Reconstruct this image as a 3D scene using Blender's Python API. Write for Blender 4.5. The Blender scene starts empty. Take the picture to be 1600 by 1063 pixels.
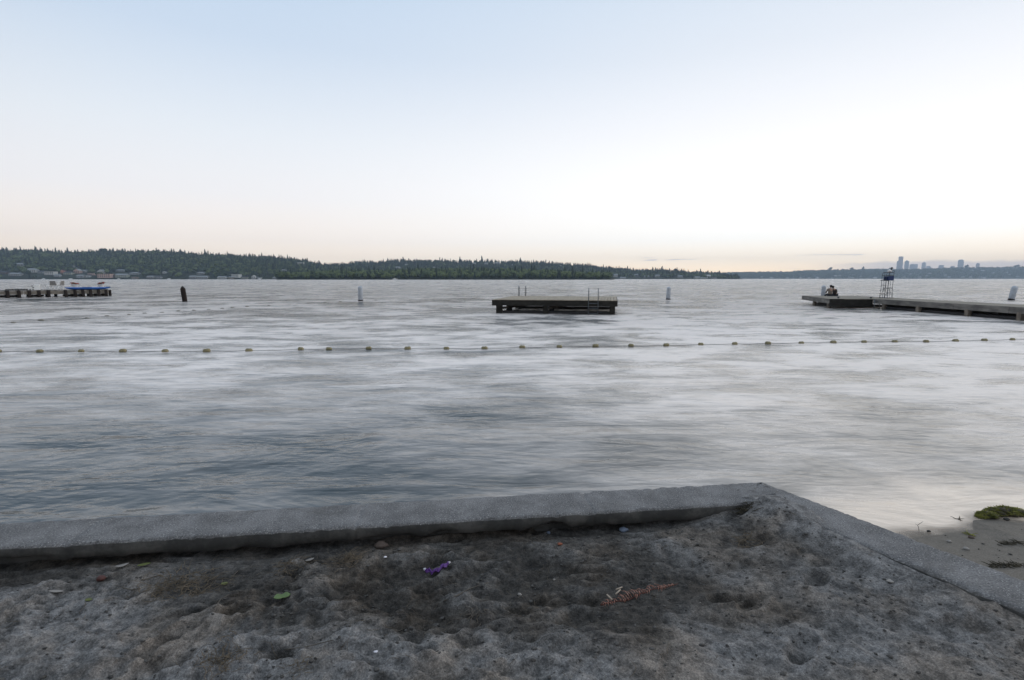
import bpy, math, random
import numpy as np
from mathutils import Vector, Matrix
random.seed(7)
RNG = np.random.default_rng(11)
SC = bpy.context.scene
COL = SC.collection
PI = math.pi
# ---------------------------------------------------------------- camera model
PITCH = math.radians(6.84); CP, SP = math.cos(PITCH), math.sin(PITCH); CH = 2.0
def ray(px, py):
    u = (px-800)/800; v = (531.5-py)/800
    return (u, CP+v*SP, -SP+v*CP)
def at_z(px, py, z):
    d = ray(px, py); t = (z-CH)/d[2]
    return (d[0]*t, d[1]*t, z)
def at_y(px, py, Y):
    d = ray(px, py); t = Y/d[1]
    return (d[0]*t, Y, CH+d[2]*t)
def lerp(a, b, t): return a+(b-a)*t
def sstep(a, b, x):
    t = np.clip((np.asarray(x, float)-a)/(b-a), 0, 1); return t*t*(3-2*t)
# ---------------------------------------------------------------- numpy noise
_tab = RNG.random((8, 256, 256))
def vnoise(x, y, seed=0):
    t = _tab[seed % 8]
    xi = np.floor(x).astype(int); yi = np.floor(y).astype(int)
    fx = x-xi; fy = y-yi
    fx = fx*fx*fx*(fx*(fx*6-15)+10); fy = fy*fy*fy*(fy*(fy*6-15)+10)
    g = lambda a, b: t[(a+seed*37) & 255, (b+seed*91) & 255]
    return (g(xi, yi)*(1-fx)+g(xi+1, yi)*fx)*(1-fy)+(g(xi, yi+1)*(1-fx)+g(xi+1, yi+1)*fx)*fy-0.5
def fbm(x, y, octs=4, seed=0, gain=0.5):
    s = 0; a = 1.0
    for k in range(octs):
        c, n = math.cos(0.6*k+seed), math.sin(0.6*k+seed)
        s = s+a*vnoise(x*c-y*n+k*17.3, x*n+y*c+k*5.1, seed+k); x = x*2.03; y = y*2.03; a *= gain
    return s
# ---------------------------------------------------------------- object helpers
def T(o, label=None, cat=None, group=None, kind=None):
    if label: o['label'] = label
    if cat: o['category'] = cat
    if group: o['group'] = group
    if kind: o['kind'] = kind
    return o
def empty(name, loc=(0, 0, 0), rz=0):
    o = bpy.data.objects.new(name, None); COL.objects.link(o)
    o.location = loc; o.rotation_euler = (0, 0, rz); o.empty_display_size = 0.1
    return o
def np_mesh(name, V, F, mat=None, parent=None, smooth=False, attrs=None):
    me = bpy.data.meshes.new(name)
    V = np.asarray(V, dtype=np.float32); F = np.asarray(F, dtype=np.int32); n, k = F.shape
    me.vertices.add(len(V)); me.vertices.foreach_set('co', V.ravel())
    me.loops.add(n*k); me.loops.foreach_set('vertex_index', F.ravel())
    me.polygons.add(n); me.polygons.foreach_set('loop_start', np.arange(0, n*k, k, dtype=np.int32))
    try: me.polygons.foreach_set('loop_total', np.full(n, k, dtype=np.int32))
    except Exception: pass
    me.polygons.foreach_set('use_smooth', np.full(n, smooth, dtype=bool))
    for an, av in (attrs or {}).items():
        a = me.attributes.new(an, 'FLOAT', 'POINT'); a.data.foreach_set('value', np.asarray(av, np.float32).ravel())
    me.update(calc_edges=True); me.validate()
    if mat: me.materials.append(mat)
    o = bpy.data.objects.new(name, me); COL.objects.link(o)
    if parent: o.parent = parent
    return o
class MB:
    def __init__(s): s.v = []; s.f = []; s.sm = []
    def add(s, vs, fs, sm=False):
        b = len(s.v); s.v += [tuple(p) for p in vs]
        for f in fs: s.f.append([b+i for i in f]); s.sm.append(sm)
        return s
    def box(s, c, d, rz=0, tilt=None):
        M = Matrix.Rotation(rz, 3, 'Z')
        if tilt is not None: M = M @ Matrix.Rotation(tilt[1], 3, tilt[0])
        vs = [Vector(c)+M @ Vector((i*d[0]/2, j*d[1]/2, k*d[2]/2)) for i in (-1, 1) for j in (-1, 1) for k in (-1, 1)]
        return s.add(vs, [(0, 1, 3, 2), (4, 6, 7, 5), (0, 4, 5, 1), (2, 3, 7, 6), (0, 2, 6, 4), (1, 5, 7, 3)])
    def tube(s, pts, r, seg=8, sm=True, cap=True):
        pts = [Vector(p) for p in pts]
        rs = r if isinstance(r, (list, tuple)) else [r]*len(pts)
        b = len(s.v); pu = None
        for i, p in enumerate(pts):
            d = (pts[min(i+1, len(pts)-1)]-pts[max(i-1, 0)]); d.normalize()
            if pu is None: pu = d.cross(Vector((0, 0, 1))) if abs(d.z) < .95 else d.cross(Vector((1, 0, 0)))
            pu = (pu-d*pu.dot(d)); pu.normalize(); w = d.cross(pu)
            for k in range(seg):
                a = 2*PI*k/seg; s.v.append(tuple(p+(pu*math.cos(a)+w*math.sin(a))*rs[i]))
        for i in range(len(pts)-1):
            for k in range(seg):
                a = b+i*seg+k; c = b+i*seg+(k+1) % seg
                s.f.append([a, c, c+seg, a+seg]); s.sm.append(sm)
        if cap:
            s.f.append([b+k for k in range(seg)][::-1]); s.sm.append(False)
            e = b+(len(pts)-1)*seg; s.f.append([e+k for k in range(seg)]); s.sm.append(False)
        return s
    def lathe(s, prof, c=(0, 0, 0), seg=16, tilt=None):
        M = tilt or Matrix.Identity(3); b = len(s.v)
        for r, z in prof:
            for k in range(seg):
                a = 2*PI*k/seg
                s.v.append(tuple(Vector(c)+M @ Vector((r*math.cos(a), r*math.sin(a), z))))
        for i in range(len(prof)-1):
            for k in range(seg):
                a = b+i*seg+k; d = b+i*seg+(k+1) % seg
                s.f.append([a, d, d+seg, a+seg]); s.sm.append(True)
        s.f.append([b+k for k in range(seg)][::-1]); s.sm.append(False)
        e = b+(len(prof)-1)*seg; s.f.append([e+k for k in range(seg)]); s.sm.append(False)
        return s
    def prism(s, poly, z0, z1):
        n = len(poly)
        return s.add([(x, y, z0) for x, y in poly]+[(x, y, z1) for x, y in poly],
                     [tuple(range(n))[::-1], tuple(range(n, 2*n))]+[(i, (i+1) % n, n+(i+1) % n, n+i) for i in range(n)])
    def build(s, name, mat, parent=None, bevel=0):
        me = bpy.data.meshes.new(name); me.from_pydata(s.v, [], s.f); me.update()
        me.polygons.foreach_set('use_smooth', s.sm); me.materials.append(mat)
        o = bpy.data.objects.new(name, me); COL.objects.link(o)
        if parent: o.parent = parent
        if bevel:
            m = o.modifiers.new('bevel', 'BEVEL'); m.width = bevel; m.segments = 2; m.limit_method = 'ANGLE'
        return o
# ---------------------------------------------------------------- materials
def nd(nt, t, **kw):
    n = nt.nodes.new(t)
    for k, v in kw.items():
        if k.startswith('_'): setattr(n, k[1:], v)
        else: n.inputs[k.replace('_', ' ')].default_value = v
    return n
def new_mat(name):
    m = bpy.data.materials.new(name); m.use_nodes = True
    nt = m.node_tree; return m, nt, nt.nodes['Principled BSDF'], nt.links
def math_n(nt, op, a, b=None, c=None, clamp=False):
    n = nt.nodes.new('ShaderNodeMath'); n.operation = op; n.use_clamp = clamp
    for i, x in enumerate((a, b, c)):
        if x is None: continue
        if isinstance(x, (int, float)): n.inputs[i].default_value = x
        else: nt.links.new(x, n.inputs[i])
    return n.outputs[0]
def mixc(nt, fac, a, b, mode='MIX'):
    n = nt.nodes.new('ShaderNodeMix'); n.data_type = 'RGBA'; n.blend_type = mode
    for s, x in ((n.inputs[0], fac), (n.inputs[6], a), (n.inputs[7], b)):
        if isinstance(x, (int, float)): s.default_value = x
        elif isinstance(x, tuple): s.default_value = (*x, 1) if len(x) == 3 else x
        else: nt.links.new(x, s)
    return n.outputs[2]
def mapr(nt, x, a, b, c=0.0, d=1.0, smooth=True):
    n = nt.nodes.new('ShaderNodeMapRange'); n.interpolation_type = 'SMOOTHSTEP' if smooth else 'LINEAR'
    nt.links.new(x, n.inputs[0])
    for i, v in enumerate((a, b, c, d)): n.inputs[i+1].default_value = v
    return n.outputs[0]
def noise_n(nt, vec, scale, detail=4, rough=.55, dist=0.0):
    n = nt.nodes.new('ShaderNodeTexNoise'); n.inputs['Scale'].default_value = scale
    n.inputs['Detail'].default_value = detail; n.inputs['Roughness'].default_value = rough
    n.inputs['Distortion'].default_value = dist; nt.links.new(vec, n.inputs['Vector']); return n.outputs[0]
def coords(nt, scale=(1, 1, 1), rot=(0, 0, 0)):
    tc = nt.nodes.new('ShaderNodeTexCoord'); mp = nt.nodes.new('ShaderNodeMapping')
    mp.inputs['Scale'].default_value = scale; mp.inputs['Rotation'].default_value = rot
    nt.links.new(tc.outputs['Object'], mp.inputs['Vector']); return mp.outputs[0]
def simple(name, col, rough=.7, var=.35, scale=4, bump=.0, stretch=(1, 1, 1), metal=0, col2=None, detail=5):
    m, nt, P, L = new_mat(name); P.inputs['Specular IOR Level'].default_value = .12 if rough > .74 else .4
    v = coords(nt, stretch); n = noise_n(nt, v, scale, detail, .6)
    f = mapr(nt, n, .3, .7)
    c2 = col2 or tuple(c*(1-var) for c in col)
    L.new(mixc(nt, f, c2, col), P.inputs['Base Color'])
    P.inputs['Roughness'].default_value = rough; P.inputs['Metallic'].default_value = metal
    if bump:
        b = nd(nt, 'ShaderNodeBump', Strength=.6, Distance=bump)
        n2 = noise_n(nt, v, scale*4, 6, .6); L.new(n2, b.inputs['Height']); L.new(b.outputs[0], P.inputs['Normal'])
    return m
def attr(nt, name):
    a = nt.nodes.new('ShaderNodeAttribute'); a.attribute_name = name; return a.outputs['Fac']

M = {}
M['concrete_pile_white'] = simple('white_paint', (.50, .54, .60), .6, .2, 3, col2=(.36, .39, .43))
M['dark_wood'] = simple('dark_creosote_wood', (.035, .027, .024), .8, .5, 6, .01, (1, 1, .3))
M['deck_wood'] = simple('weathered_deck_wood', (.30, .275, .235), .8, .35, 3, .004, (.3, 4, 1))
M['deck_wood_y'] = simple('weathered_deck_planks', (.42, .365, .29), .8, .35, 3, .004, (4, .3, 1))
M['wet_beam'] = simple('dark_wet_beam', (.038, .036, .032), .8, .5, 3, .006, (1, 1, 2))
M['grey_beam'] = simple('grey_weathered_beam', (.24, .225, .205), .8, .5, 2.5, .006, (.5, .5, 2), col2=(.10, .095, .09))
M['tan_pile'] = simple('tan_piling', (.22, .19, .16), .8, .4, 5, .005)
M['float_black'] = simple('black_float', (.022, .021, .024), .6, .4, 3, .01)
M['steel'] = simple('galvanised_steel', (.16, .18, .20), .42, .3, 8, metal=.7)
M['chair_steel'] = simple('painted_dark_steel', (.055, .07, .085), .5, .3, 8)
M['blue_panel'] = simple('blue_painted_board', (.02, .045, .15), .6, .35, 8)
M['kayak_blue'] = simple('blue_kayak_plastic', (.015, .10, .38), .4, .2, 2)
M['white_plastic'] = simple('white_plastic', (.84, .85, .85), .5, .12, 4)
M['white_cloth'] = simple('white_cloth', (.82, .82, .82), .85, .15, 8)
M['grey_cloth'] = simple('grey_cloth', (.30, .29, .28), .85, .25, 8)
M['soil'] = simple('potting_soil', (.04, .03, .02), .9)
M['red_petal'] = simple('red_petals', (.38, .03, .03), .6, .4, 20)
M['leaf_green'] = simple('green_foliage', (.05, .10, .03), .6, .4, 20)
M['yellow_float'] = simple('faded_yellow_float', (.30, .25, .13), .6, .45, 14, col2=(.17, .155, .10))
M['dim_float'] = simple('dull_float', (.20, .18, .13), .65, .4, 14)
M['rope'] = simple('wet_rope', (.10, .10, .10), .85, .4, 30)
M['skin'] = simple('skin', (.40, .24, .17), .6, .15, 8)
M['tan_shirt'] = simple('tan_shirt', (.20, .165, .14), .85, .2, 8)
M['dark_shirt'] = simple('dark_brown_jacket', (.035, .03, .028), .85, .3, 8)
M['trousers'] = simple('dark_trousers', (.04, .045, .055), .85, .2, 8)
M['hair'] = simple('dark_hair', (.015, .012, .01), .6, .4, 40)
M['moss'] = simple('green_algae', (.30, .29, .08), .85, .6, 22, .006, col2=(.10, .11, .035))
M['brown_weed'] = simple('brown_weed', (.055, .045, .025), .7, .5, 20)
M['straw'] = simple('dry_straw', (.19, .155, .115), .85, .55, 30)
M['twig'] = simple('grey_twig', (.13, .115, .10), .85, .4, 30)
M['stone_brown'] = simple('brown_stone', (.13, .10, .085), .8, .3, 20, .003)
M['stone_dark'] = simple('dark_stone', (.05, .048, .045), .7, .4, 20, .003)
M['shell_white'] = simple('pale_leaf', (.30, .28, .26), .7, .2, 30)
M['green_leaf'] = simple('green_leaf', (.10, .16, .05), .6, .2, 30)
M['lime_leaf'] = simple('yellow_green_leaf', (.12, .14, .03), .6, .3, 30)
M['purple_foil'] = simple('purple_foil', (.15, .065, .26), .28, .5, 60, .003, col2=(.07, .01, .16))
M['foil_white'] = simple('white_foil_end', (.75, .73, .78), .4, .1, 20)
M['orange_bit'] = simple('orange_plastic', (.26, .08, .04), .6, .2, 20)
M['red_bit'] = simple('dull_red_plastic', (.09, .035, .03), .7, .3, 30)
M['blue_bit'] = simple('pale_blue_plastic', (.15, .18, .24), .6, .2, 20)
M['fern_red'] = simple('russet_dry_frond', (.13, .055, .045), .8, .5, 60, col2=(.05, .02, .016))
M['fern_rib'] = simple('pale_russet_leaflets', (.50, .28, .22), .75, .5, 90, col2=(.13, .055, .04))
M['fern_pale'] = simple('pale_dry_stub', (.45, .38, .31), .75, .2, 40)

# ---------------------------------------------------------------- geometry of wall and shore
O0, O1, O2 = np.array([-2.96, 2.81]), np.array([1.74, 3.42]), np.array([2.40, 2.25])
dL = (O1-O0)/np.linalg.norm(O1-O0); dR = (O2-O1)/np.linalg.norm(O2-O1)
nL = np.array([dL[1], -dL[0]]); nR = np.array([dR[1], -dR[0]])   # pointing to the inner side (towards the camera)
W = 0.31
P_left = O0-dL*24.0; P_right = O2+dR*20.0
# inner corner
bis = (nL+nR); bis = bis/np.linalg.norm(bis); IC = O1+bis*(W/np.dot(bis, nL))
def signed(x, y):
    """distance inside the outer edge of the wall (positive = camera side), along both runs"""
    a = (x-O1[0])*nL[0]+(y-O1[1])*nL[1]
    b = (x-O1[0])*nR[0]+(y-O1[1])*nR[1]
    return a, b
_fp = []
for k in range(150):
    x = random.uniform(-3.6, 3.2); y = random.uniform(1.4, 3.4)
    _fp.append((x, y, random.gauss(.15, .5), random.uniform(.05, .15), random.uniform(.022, .048), random.uniform(.006, .024)))
def beach(x, y):
    s = np.interp(x, [-40, 2.6, 3.17, 3.45, 3.71, 3.85, 4.0, 4.2, 4.6, 12, 60], [3.3, 3.62, 3.79, 3.85, 3.93, 4.07, 4.06, 4.0, 3.9, 3.2, -4])-y
    h = np.where(s > 0, s*.13, s*.16)
    h = np.clip(h, -2.5, .62)
    return h+.006*fbm(x*3, y*3, 3, 2)
def ground_h(x, y, detail=True):
    x = np.asarray(x, float); y = np.asarray(y, float)
    a, b = signed(x, y)
    inner = (a > 0.15) & (b > 0.15)
    # base level inside
    z = .507+0.038*sstep(.95, 1.7, x)+0.02*sstep(2.2, 1.2, y)
    z = z+.070*np.exp(-(((x-1.62)/.26)**2+((y-2.98)/.24)**2))
    z = z+.03*np.exp(-(((x-1.72)/.16)**2+((y-3.05)/.20)**2))
    z = z+.030*np.exp(-((b-.31)/.10)**2)*sstep(2.15, 1.75, x)
    z = z-.012*np.exp(-((b-.36)/.06)**2)*sstep(1.8, 2.2, x)+.026*np.exp(-((b-.36)/.16)**2)*sstep(2.9, 2.3, x)*sstep(1.5, 1.9, x)
    z = z-.038*np.exp(-((a-.30)/.10)**2)*sstep(1.25, .95, x)
    z = z-.03*np.exp(-((np.hypot((x+.05)/.5, (y-2.35)/.28)))**2)
    if detail:
        wx = x+.10*fbm(x*2.1+9, y*2.1, 3, 5); wy = y+.10*fbm(x*2.1, y*2.1+7, 3, 6)
        amp = .6+.6*sstep(.35, .65, .5+fbm(x*.9, y*.9, 2, 3))
        ax = a-W; bx = b-W
        am = amp*(.35+.65*sstep(.0, .25, np.minimum(ax, bx)))
        z = z+1.05*am*(.028*fbm(wx*2.2, wy*3.2, 2, 1)+.030*fbm(wx*5.2, wy*8.5, 3, 2)-.022*np.abs(fbm(wx*8, wy*14, 2, 4))
                  +.017*fbm(wx*13, wy*24, 2, 0)+.010*fbm(wx*36, wy*60, 3, 3)-.020*np.clip(fbm(wx*10+5, wy*19, 3, 2)-.10, 0, 1))
        clod = np.clip(fbm(wx*13+3, wy*15, 2, 7)-.16, 0, 1); z = z+am*.022*clod*(.6+.8*vnoise(x*60, y*60, 1))
        for (fx, fy, an, l1, l2, dp) in _fp:
            msk = (np.abs(x-fx) < .3) & (np.abs(y-fy) < .3)
            if not msk.any(): continue
            xx = x[msk]-fx; yy = y[msk]-fy; c, s_ = math.cos(an), math.sin(an)
            ws = 1+1.3*fbm(x[msk]*9, y[msk]*11, 2, 1); rr = (((xx*c+yy*s_)/l1)**2+((-xx*s_+yy*c)/l2)**2)*np.clip(ws, .3, 3)
            z[msk] += -dp*np.exp(-rr**2.6)+dp*.45*np.exp(-(np.sqrt(rr)-1.45)**2*7)
    # do not rise through the wall top
    cap = .596+.014*sstep(.0, .1, np.maximum(0, .31-np.hypot(x-1.72, y-3.07)))
    z = np.where((a < W+.01) | (b < W+.01), np.minimum(z, cap), z)
    return np.where(inner, z, beach(x, y))
def spaced(lo, hi, step, far_lo, far_hi, g=1.22):
    c = list(np.arange(lo, hi+step/2, step)); s = step
    a = c[0]
    while a > far_lo: s *= g; a -= s; c.insert(0, a)
    s = step; a = c[-1]
    while a < far_hi: s *= g; a += s; c.append(a)
    return np.array(c)
def grid_faces(nx, ny):
    i = np.arange((nx-1)*(ny-1)); r = i//(nx-1); c = i % (nx-1); b = r*nx+c
    return np.stack([b, b+1, b+nx+1, b+nx], 1)
gx = spaced(-3.9, 4.7, .0078, -60, 60, 1.3); gy = spaced(1.45, 4.3, .0078, -40, 40, 1.3)
X, Y = np.meshgrid(gx, gy); Xf, Yf = X.ravel(), Y.ravel()
Z = ground_h(Xf, Yf); Zs = ground_h(Xf, Yf, False)
a_, b_ = signed(Xf, Yf)
inside = ((a_ > .15) & (b_ > .15)).astype(float)
# moist, darker sand lies in the hollow by the wall; drier paler sand near the camera and to the right
damp_shade = sstep(1.78, 2.2, Yf-.3*sstep(-.9, -1.5, Xf)+.35*fbm(Xf*1.4, Yf*1.4, 3, 2))*(1-.75*sstep(.75, 1.5, Xf+.9*fbm(Xf*1.4, Yf*1.4, 3, 5)))
damp_shade = np.maximum(damp_shade, .62*sstep(2.15, 2.75, Yf+.25*fbm(Xf*1.7, Yf*1.7, 3, 1)))
damp_shade = damp_shade*(1-.85*sstep(.555, .59, Z))
damp_shade = np.clip(damp_shade+.35*fbm(Xf*3, Yf*4, 3, 6)+15.0*(Zs-Z)-.12, 0, 1)  # small pits darkened and crests paled: relief shade put into the colour
Zt = Z+.0
def sand_mat():
    m, nt, P, L = new_mat('sand')
    v = coords(nt); dmp_shade = attr(nt, 'damp_shade'); ins = attr(nt, 'inside'); dep = attr(nt, 'height')
    n1 = noise_n(nt, v, 130, 4, .8); n2 = noise_n(nt, v, 16, 8, .8); n3 = noise_n(nt, v, 2.2, 3)
    dry = mixc(nt, mapr(nt, n2, .34, .66), (.075, .074, .074), (.27, .263, .258))
    wet = mixc(nt, mapr(nt, n2, .32, .7), (.017, .0165, .016), (.088, .081, .073))  # wet tone also carries the painted shade of the pits
    warm = mixc(nt, mapr(nt, n3, .45, .62), (1, 1, 1), (1.08, .98, .88))
    base = mixc(nt, dmp_shade, dry, wet); base = mixc(nt, 1.0, base, warm, 'MULTIPLY')
    out = mixc(nt, mapr(nt, n2, .3, .7), (.100, .090, .077), (.145, .131, .112))
    out = mixc(nt, mapr(nt, noise_n(nt, v, 90, 3), .60, .72), out, (.13, .125, .115))
    base = mixc(nt, ins, out, base)
    g = mapr(nt, n1, .36, .66, .68, 1.34); gc = nt.nodes.new('ShaderNodeCombineColor')
    for i in range(3): L.new(g, gc.inputs[i])
    base = mixc(nt, 1.0, base, gc.outputs[0], 'MULTIPLY')
    L.new(base, P.inputs['Base Color'])
    L.new(math_n(nt, 'MULTIPLY_ADD', ins, .18, .72), P.inputs['Roughness'])
    P.inputs['Specular IOR Level'].default_value = .25
    b = nd(nt, 'ShaderNodeBump', Strength=1.0, Distance=.006)
    h = math_n(nt, 'ADD', math_n(nt, 'MULTIPLY', n1, .5), math_n(nt, 'MULTIPLY', noise_n(nt, v, 90, 4, .65), 1.3))
    L.new(math_n(nt, 'MULTIPLY', h, math_n(nt, 'MULTIPLY_ADD', ins, .8, .2)), b.inputs['Height'])
    L.new(b.outputs[0], P.inputs['Normal'])
    return m
gr = np_mesh('sand_ground', np.stack([Xf, Yf, Z], 1), grid_faces(len(gx), len(gy)), sand_mat(), smooth=True,
             attrs={'damp_shade': damp_shade, 'inside': inside, 'height': Z})
T(gr, kind='structure')
def on_sand(px, py):
    """world point where the view ray meets the sand"""
    d = ray(px, py); t = .8
    lo = None
    ts = np.arange(.6, 8, .004); x = d[0]*ts; y = d[1]*ts; z = CH+d[2]*ts
    h = ground_h(x, y); k = np.argmax(z <= h)
    return Vector((x[k], y[k], float(h[k])))
def sz(x, y): return float(ground_h(np.array([x]), np.array([y]))[0])

# ---------------------------------------------------------------- water
wx = np.unique(np.concatenate([spaced(2.2, 5.4, .025, -9000, 9000, 1.09)]))
wy = spaced(3.1, 4.6, .025, 2.0, 9000, 1.075)
wx = wx[np.abs(wx) < 11800]; wy = wy[wy < 8600]; WX, WY = np.meshgrid(wx, wy); wf, wg = WX.ravel(), WY.ravel()
dep = -np.where(True, beach(wf, wg), 0)
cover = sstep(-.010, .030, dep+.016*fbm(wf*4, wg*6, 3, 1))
froth_glow = (1-sstep(.02, .22, dep))*sstep(2.0, 3.2, wf)*.9
froth_glow = froth_glow+.40*sstep(24.0, 3.5, wg)*sstep(-1.2, 5.0, wf)+.30*sstep(.75, .1, -((wf-O1[0])*nL[0]+(wg-O1[1])*nL[1])-.1)*sstep(-2.6, .6, wf)*sstep(1.9, 1.5, wf)  # broad right-hand part is warm sky glow put into the colour
def mixv(nt, f, a, b):
    n = nt.nodes.new('ShaderNodeMix'); nt.links.new(f, n.inputs[0]); n.inputs[2].default_value = a; nt.links.new(b, n.inputs[3]); return n.outputs[0]
def water_mat():
    m, nt, P, L = new_mat('lake_water')
    tc = nt.nodes.new('ShaderNodeTexCoord')
    def co(sx, sy, rz=0.0):
        mp = nt.nodes.new('ShaderNodeMapping'); mp.inputs['Scale'].default_value = (sx, sy, 1); mp.inputs['Rotation'].default_value = (0, 0, rz)
        L.new(tc.outputs['Object'], mp.inputs['Vector']); return mp.outputs[0]
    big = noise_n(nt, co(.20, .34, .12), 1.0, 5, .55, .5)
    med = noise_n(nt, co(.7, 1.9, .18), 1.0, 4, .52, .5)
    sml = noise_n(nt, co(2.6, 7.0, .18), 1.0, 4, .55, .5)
    fr = attr(nt, 'froth_glow')
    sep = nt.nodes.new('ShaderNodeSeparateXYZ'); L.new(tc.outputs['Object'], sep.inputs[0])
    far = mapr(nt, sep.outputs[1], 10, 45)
    # pale veils over dark water: wavelet foam, with bright sky sheen put into colour
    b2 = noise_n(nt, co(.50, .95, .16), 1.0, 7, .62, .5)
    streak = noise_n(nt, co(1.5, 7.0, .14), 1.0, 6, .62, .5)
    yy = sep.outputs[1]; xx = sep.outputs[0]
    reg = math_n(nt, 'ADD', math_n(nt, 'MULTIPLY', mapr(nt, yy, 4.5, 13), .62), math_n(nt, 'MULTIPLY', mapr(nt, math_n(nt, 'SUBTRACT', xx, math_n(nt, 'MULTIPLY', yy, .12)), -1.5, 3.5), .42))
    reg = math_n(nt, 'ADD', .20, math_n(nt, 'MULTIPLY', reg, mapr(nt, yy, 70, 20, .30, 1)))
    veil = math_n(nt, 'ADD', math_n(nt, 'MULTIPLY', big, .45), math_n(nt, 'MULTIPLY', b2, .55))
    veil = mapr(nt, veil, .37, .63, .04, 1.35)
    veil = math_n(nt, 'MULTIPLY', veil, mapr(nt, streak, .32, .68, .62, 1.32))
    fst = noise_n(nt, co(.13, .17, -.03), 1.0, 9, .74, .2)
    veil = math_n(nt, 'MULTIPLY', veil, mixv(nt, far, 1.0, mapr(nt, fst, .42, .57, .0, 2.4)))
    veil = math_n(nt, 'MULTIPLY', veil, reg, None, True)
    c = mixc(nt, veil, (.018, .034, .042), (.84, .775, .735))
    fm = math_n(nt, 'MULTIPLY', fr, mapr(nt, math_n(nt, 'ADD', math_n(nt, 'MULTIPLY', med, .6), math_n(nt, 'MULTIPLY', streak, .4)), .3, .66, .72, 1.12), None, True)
    c = mixc(nt, fm, c, (.84, .70, .57))  # warm tone for shore foam and for the painted sky glow
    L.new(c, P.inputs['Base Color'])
    P.inputs['IOR'].default_value = 1.333; P.inputs['Specular Tint'].default_value = (.72, .87, 1.0, 1)
    L.new(math_n(nt, 'MULTIPLY_ADD', veil, .25, .16), P.inputs['Roughness'])
    h = math_n(nt, 'ADD', math_n(nt, 'MULTIPLY', med, .07), math_n(nt, 'MULTIPLY', sml, .012))
    far2 = noise_n(nt, co(.30, 1.1, -.08), 1.0, 6, .62, .6)
    h = math_n(nt, 'ADD', h, math_n(nt, 'MULTIPLY', math_n(nt, 'MULTIPLY', far2, far), .55))
    h = math_n(nt, 'ADD', h, math_n(nt, 'MULTIPLY', big, .20)); h = math_n(nt, 'ADD', h, math_n(nt, 'MULTIPLY', math_n(nt, 'MULTIPLY', fst, far), 2.2))
    b = nd(nt, 'ShaderNodeBump', Strength=1.0, Distance=1.0); L.new(h, b.inputs['Height'])
    L.new(b.outputs[0], P.inputs['Normal'])
    tr = nt.nodes.new('ShaderNodeBsdfTransparent'); mx = nt.nodes.new('ShaderNodeMixShader')
    L.new(attr(nt, 'cover'), mx.inputs[0]); L.new(tr.outputs[0], mx.inputs[1]); L.new(P.outputs[0], mx.inputs[2])
    L.new(mx.outputs[0], nt.nodes['Material Output'].inputs['Surface'])
    return m
wz = np.where(dep > -.02, 0.0, 0.0)
wf4 = grid_faces(len(wx), len(wy))
# leave the land out: no water behind the wall or above the dry beach
wa, wb = signed(wf, wg)
wet = ~(((wa > .12) & (wb > .12)) | (dep < -.03))
keep = wet[wf4].all(1)
wo = np_mesh('water', np.stack([wf, wg, wz], 1), wf4[keep], water_mat(), smooth=True, attrs={'cover': cover, 'froth_glow': froth_glow})
T(wo, kind='structure')

# ---------------------------------------------------------------- concrete wall
def conc_mat():
    m, nt, P, L = new_mat('aggregate_concrete')
    v = coords(nt); g = noise_n(nt, v, 125, 4, .75); n = noise_n(nt, v, 5, 6, .65); c3 = noise_n(nt, v, 60, 4, .7)
    c = mixc(nt, mapr(nt, n, .35, .7), (.125, .124, .126), (.215, .213, .215))
    c = mixc(nt, mapr(nt, g, .56, .64), c, (.40, .395, .39)); c = mixc(nt, mapr(nt, g, .44, .36), c, (.055, .055, .057))
    st_ = noise_n(nt, v, 1.7, 5, .7, 1.0); c = mixc(nt, mapr(nt, st_, .50, .68, 0, .45), c, (.09, .085, .078))
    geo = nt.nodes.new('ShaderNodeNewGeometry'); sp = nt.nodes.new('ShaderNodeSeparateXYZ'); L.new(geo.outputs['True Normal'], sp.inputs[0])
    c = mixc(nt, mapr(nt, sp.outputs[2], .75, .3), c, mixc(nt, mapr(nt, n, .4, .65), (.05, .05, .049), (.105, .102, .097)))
    L.new(c, P.inputs['Base Color']); P.inputs['Roughness'].default_value = .9; P.inputs['Specular IOR Level'].default_value = .2
    b = nd(nt, 'ShaderNodeBump', Strength=.8, Distance=.005)
    L.new(math_n(nt, 'ADD', g, math_n(nt, 'MULTIPLY', c3, .8)), b.inputs['Height']); L.new(b.outputs[0], P.inputs['Normal'])
    return m
M['conc'] = conc_mat()
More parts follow.
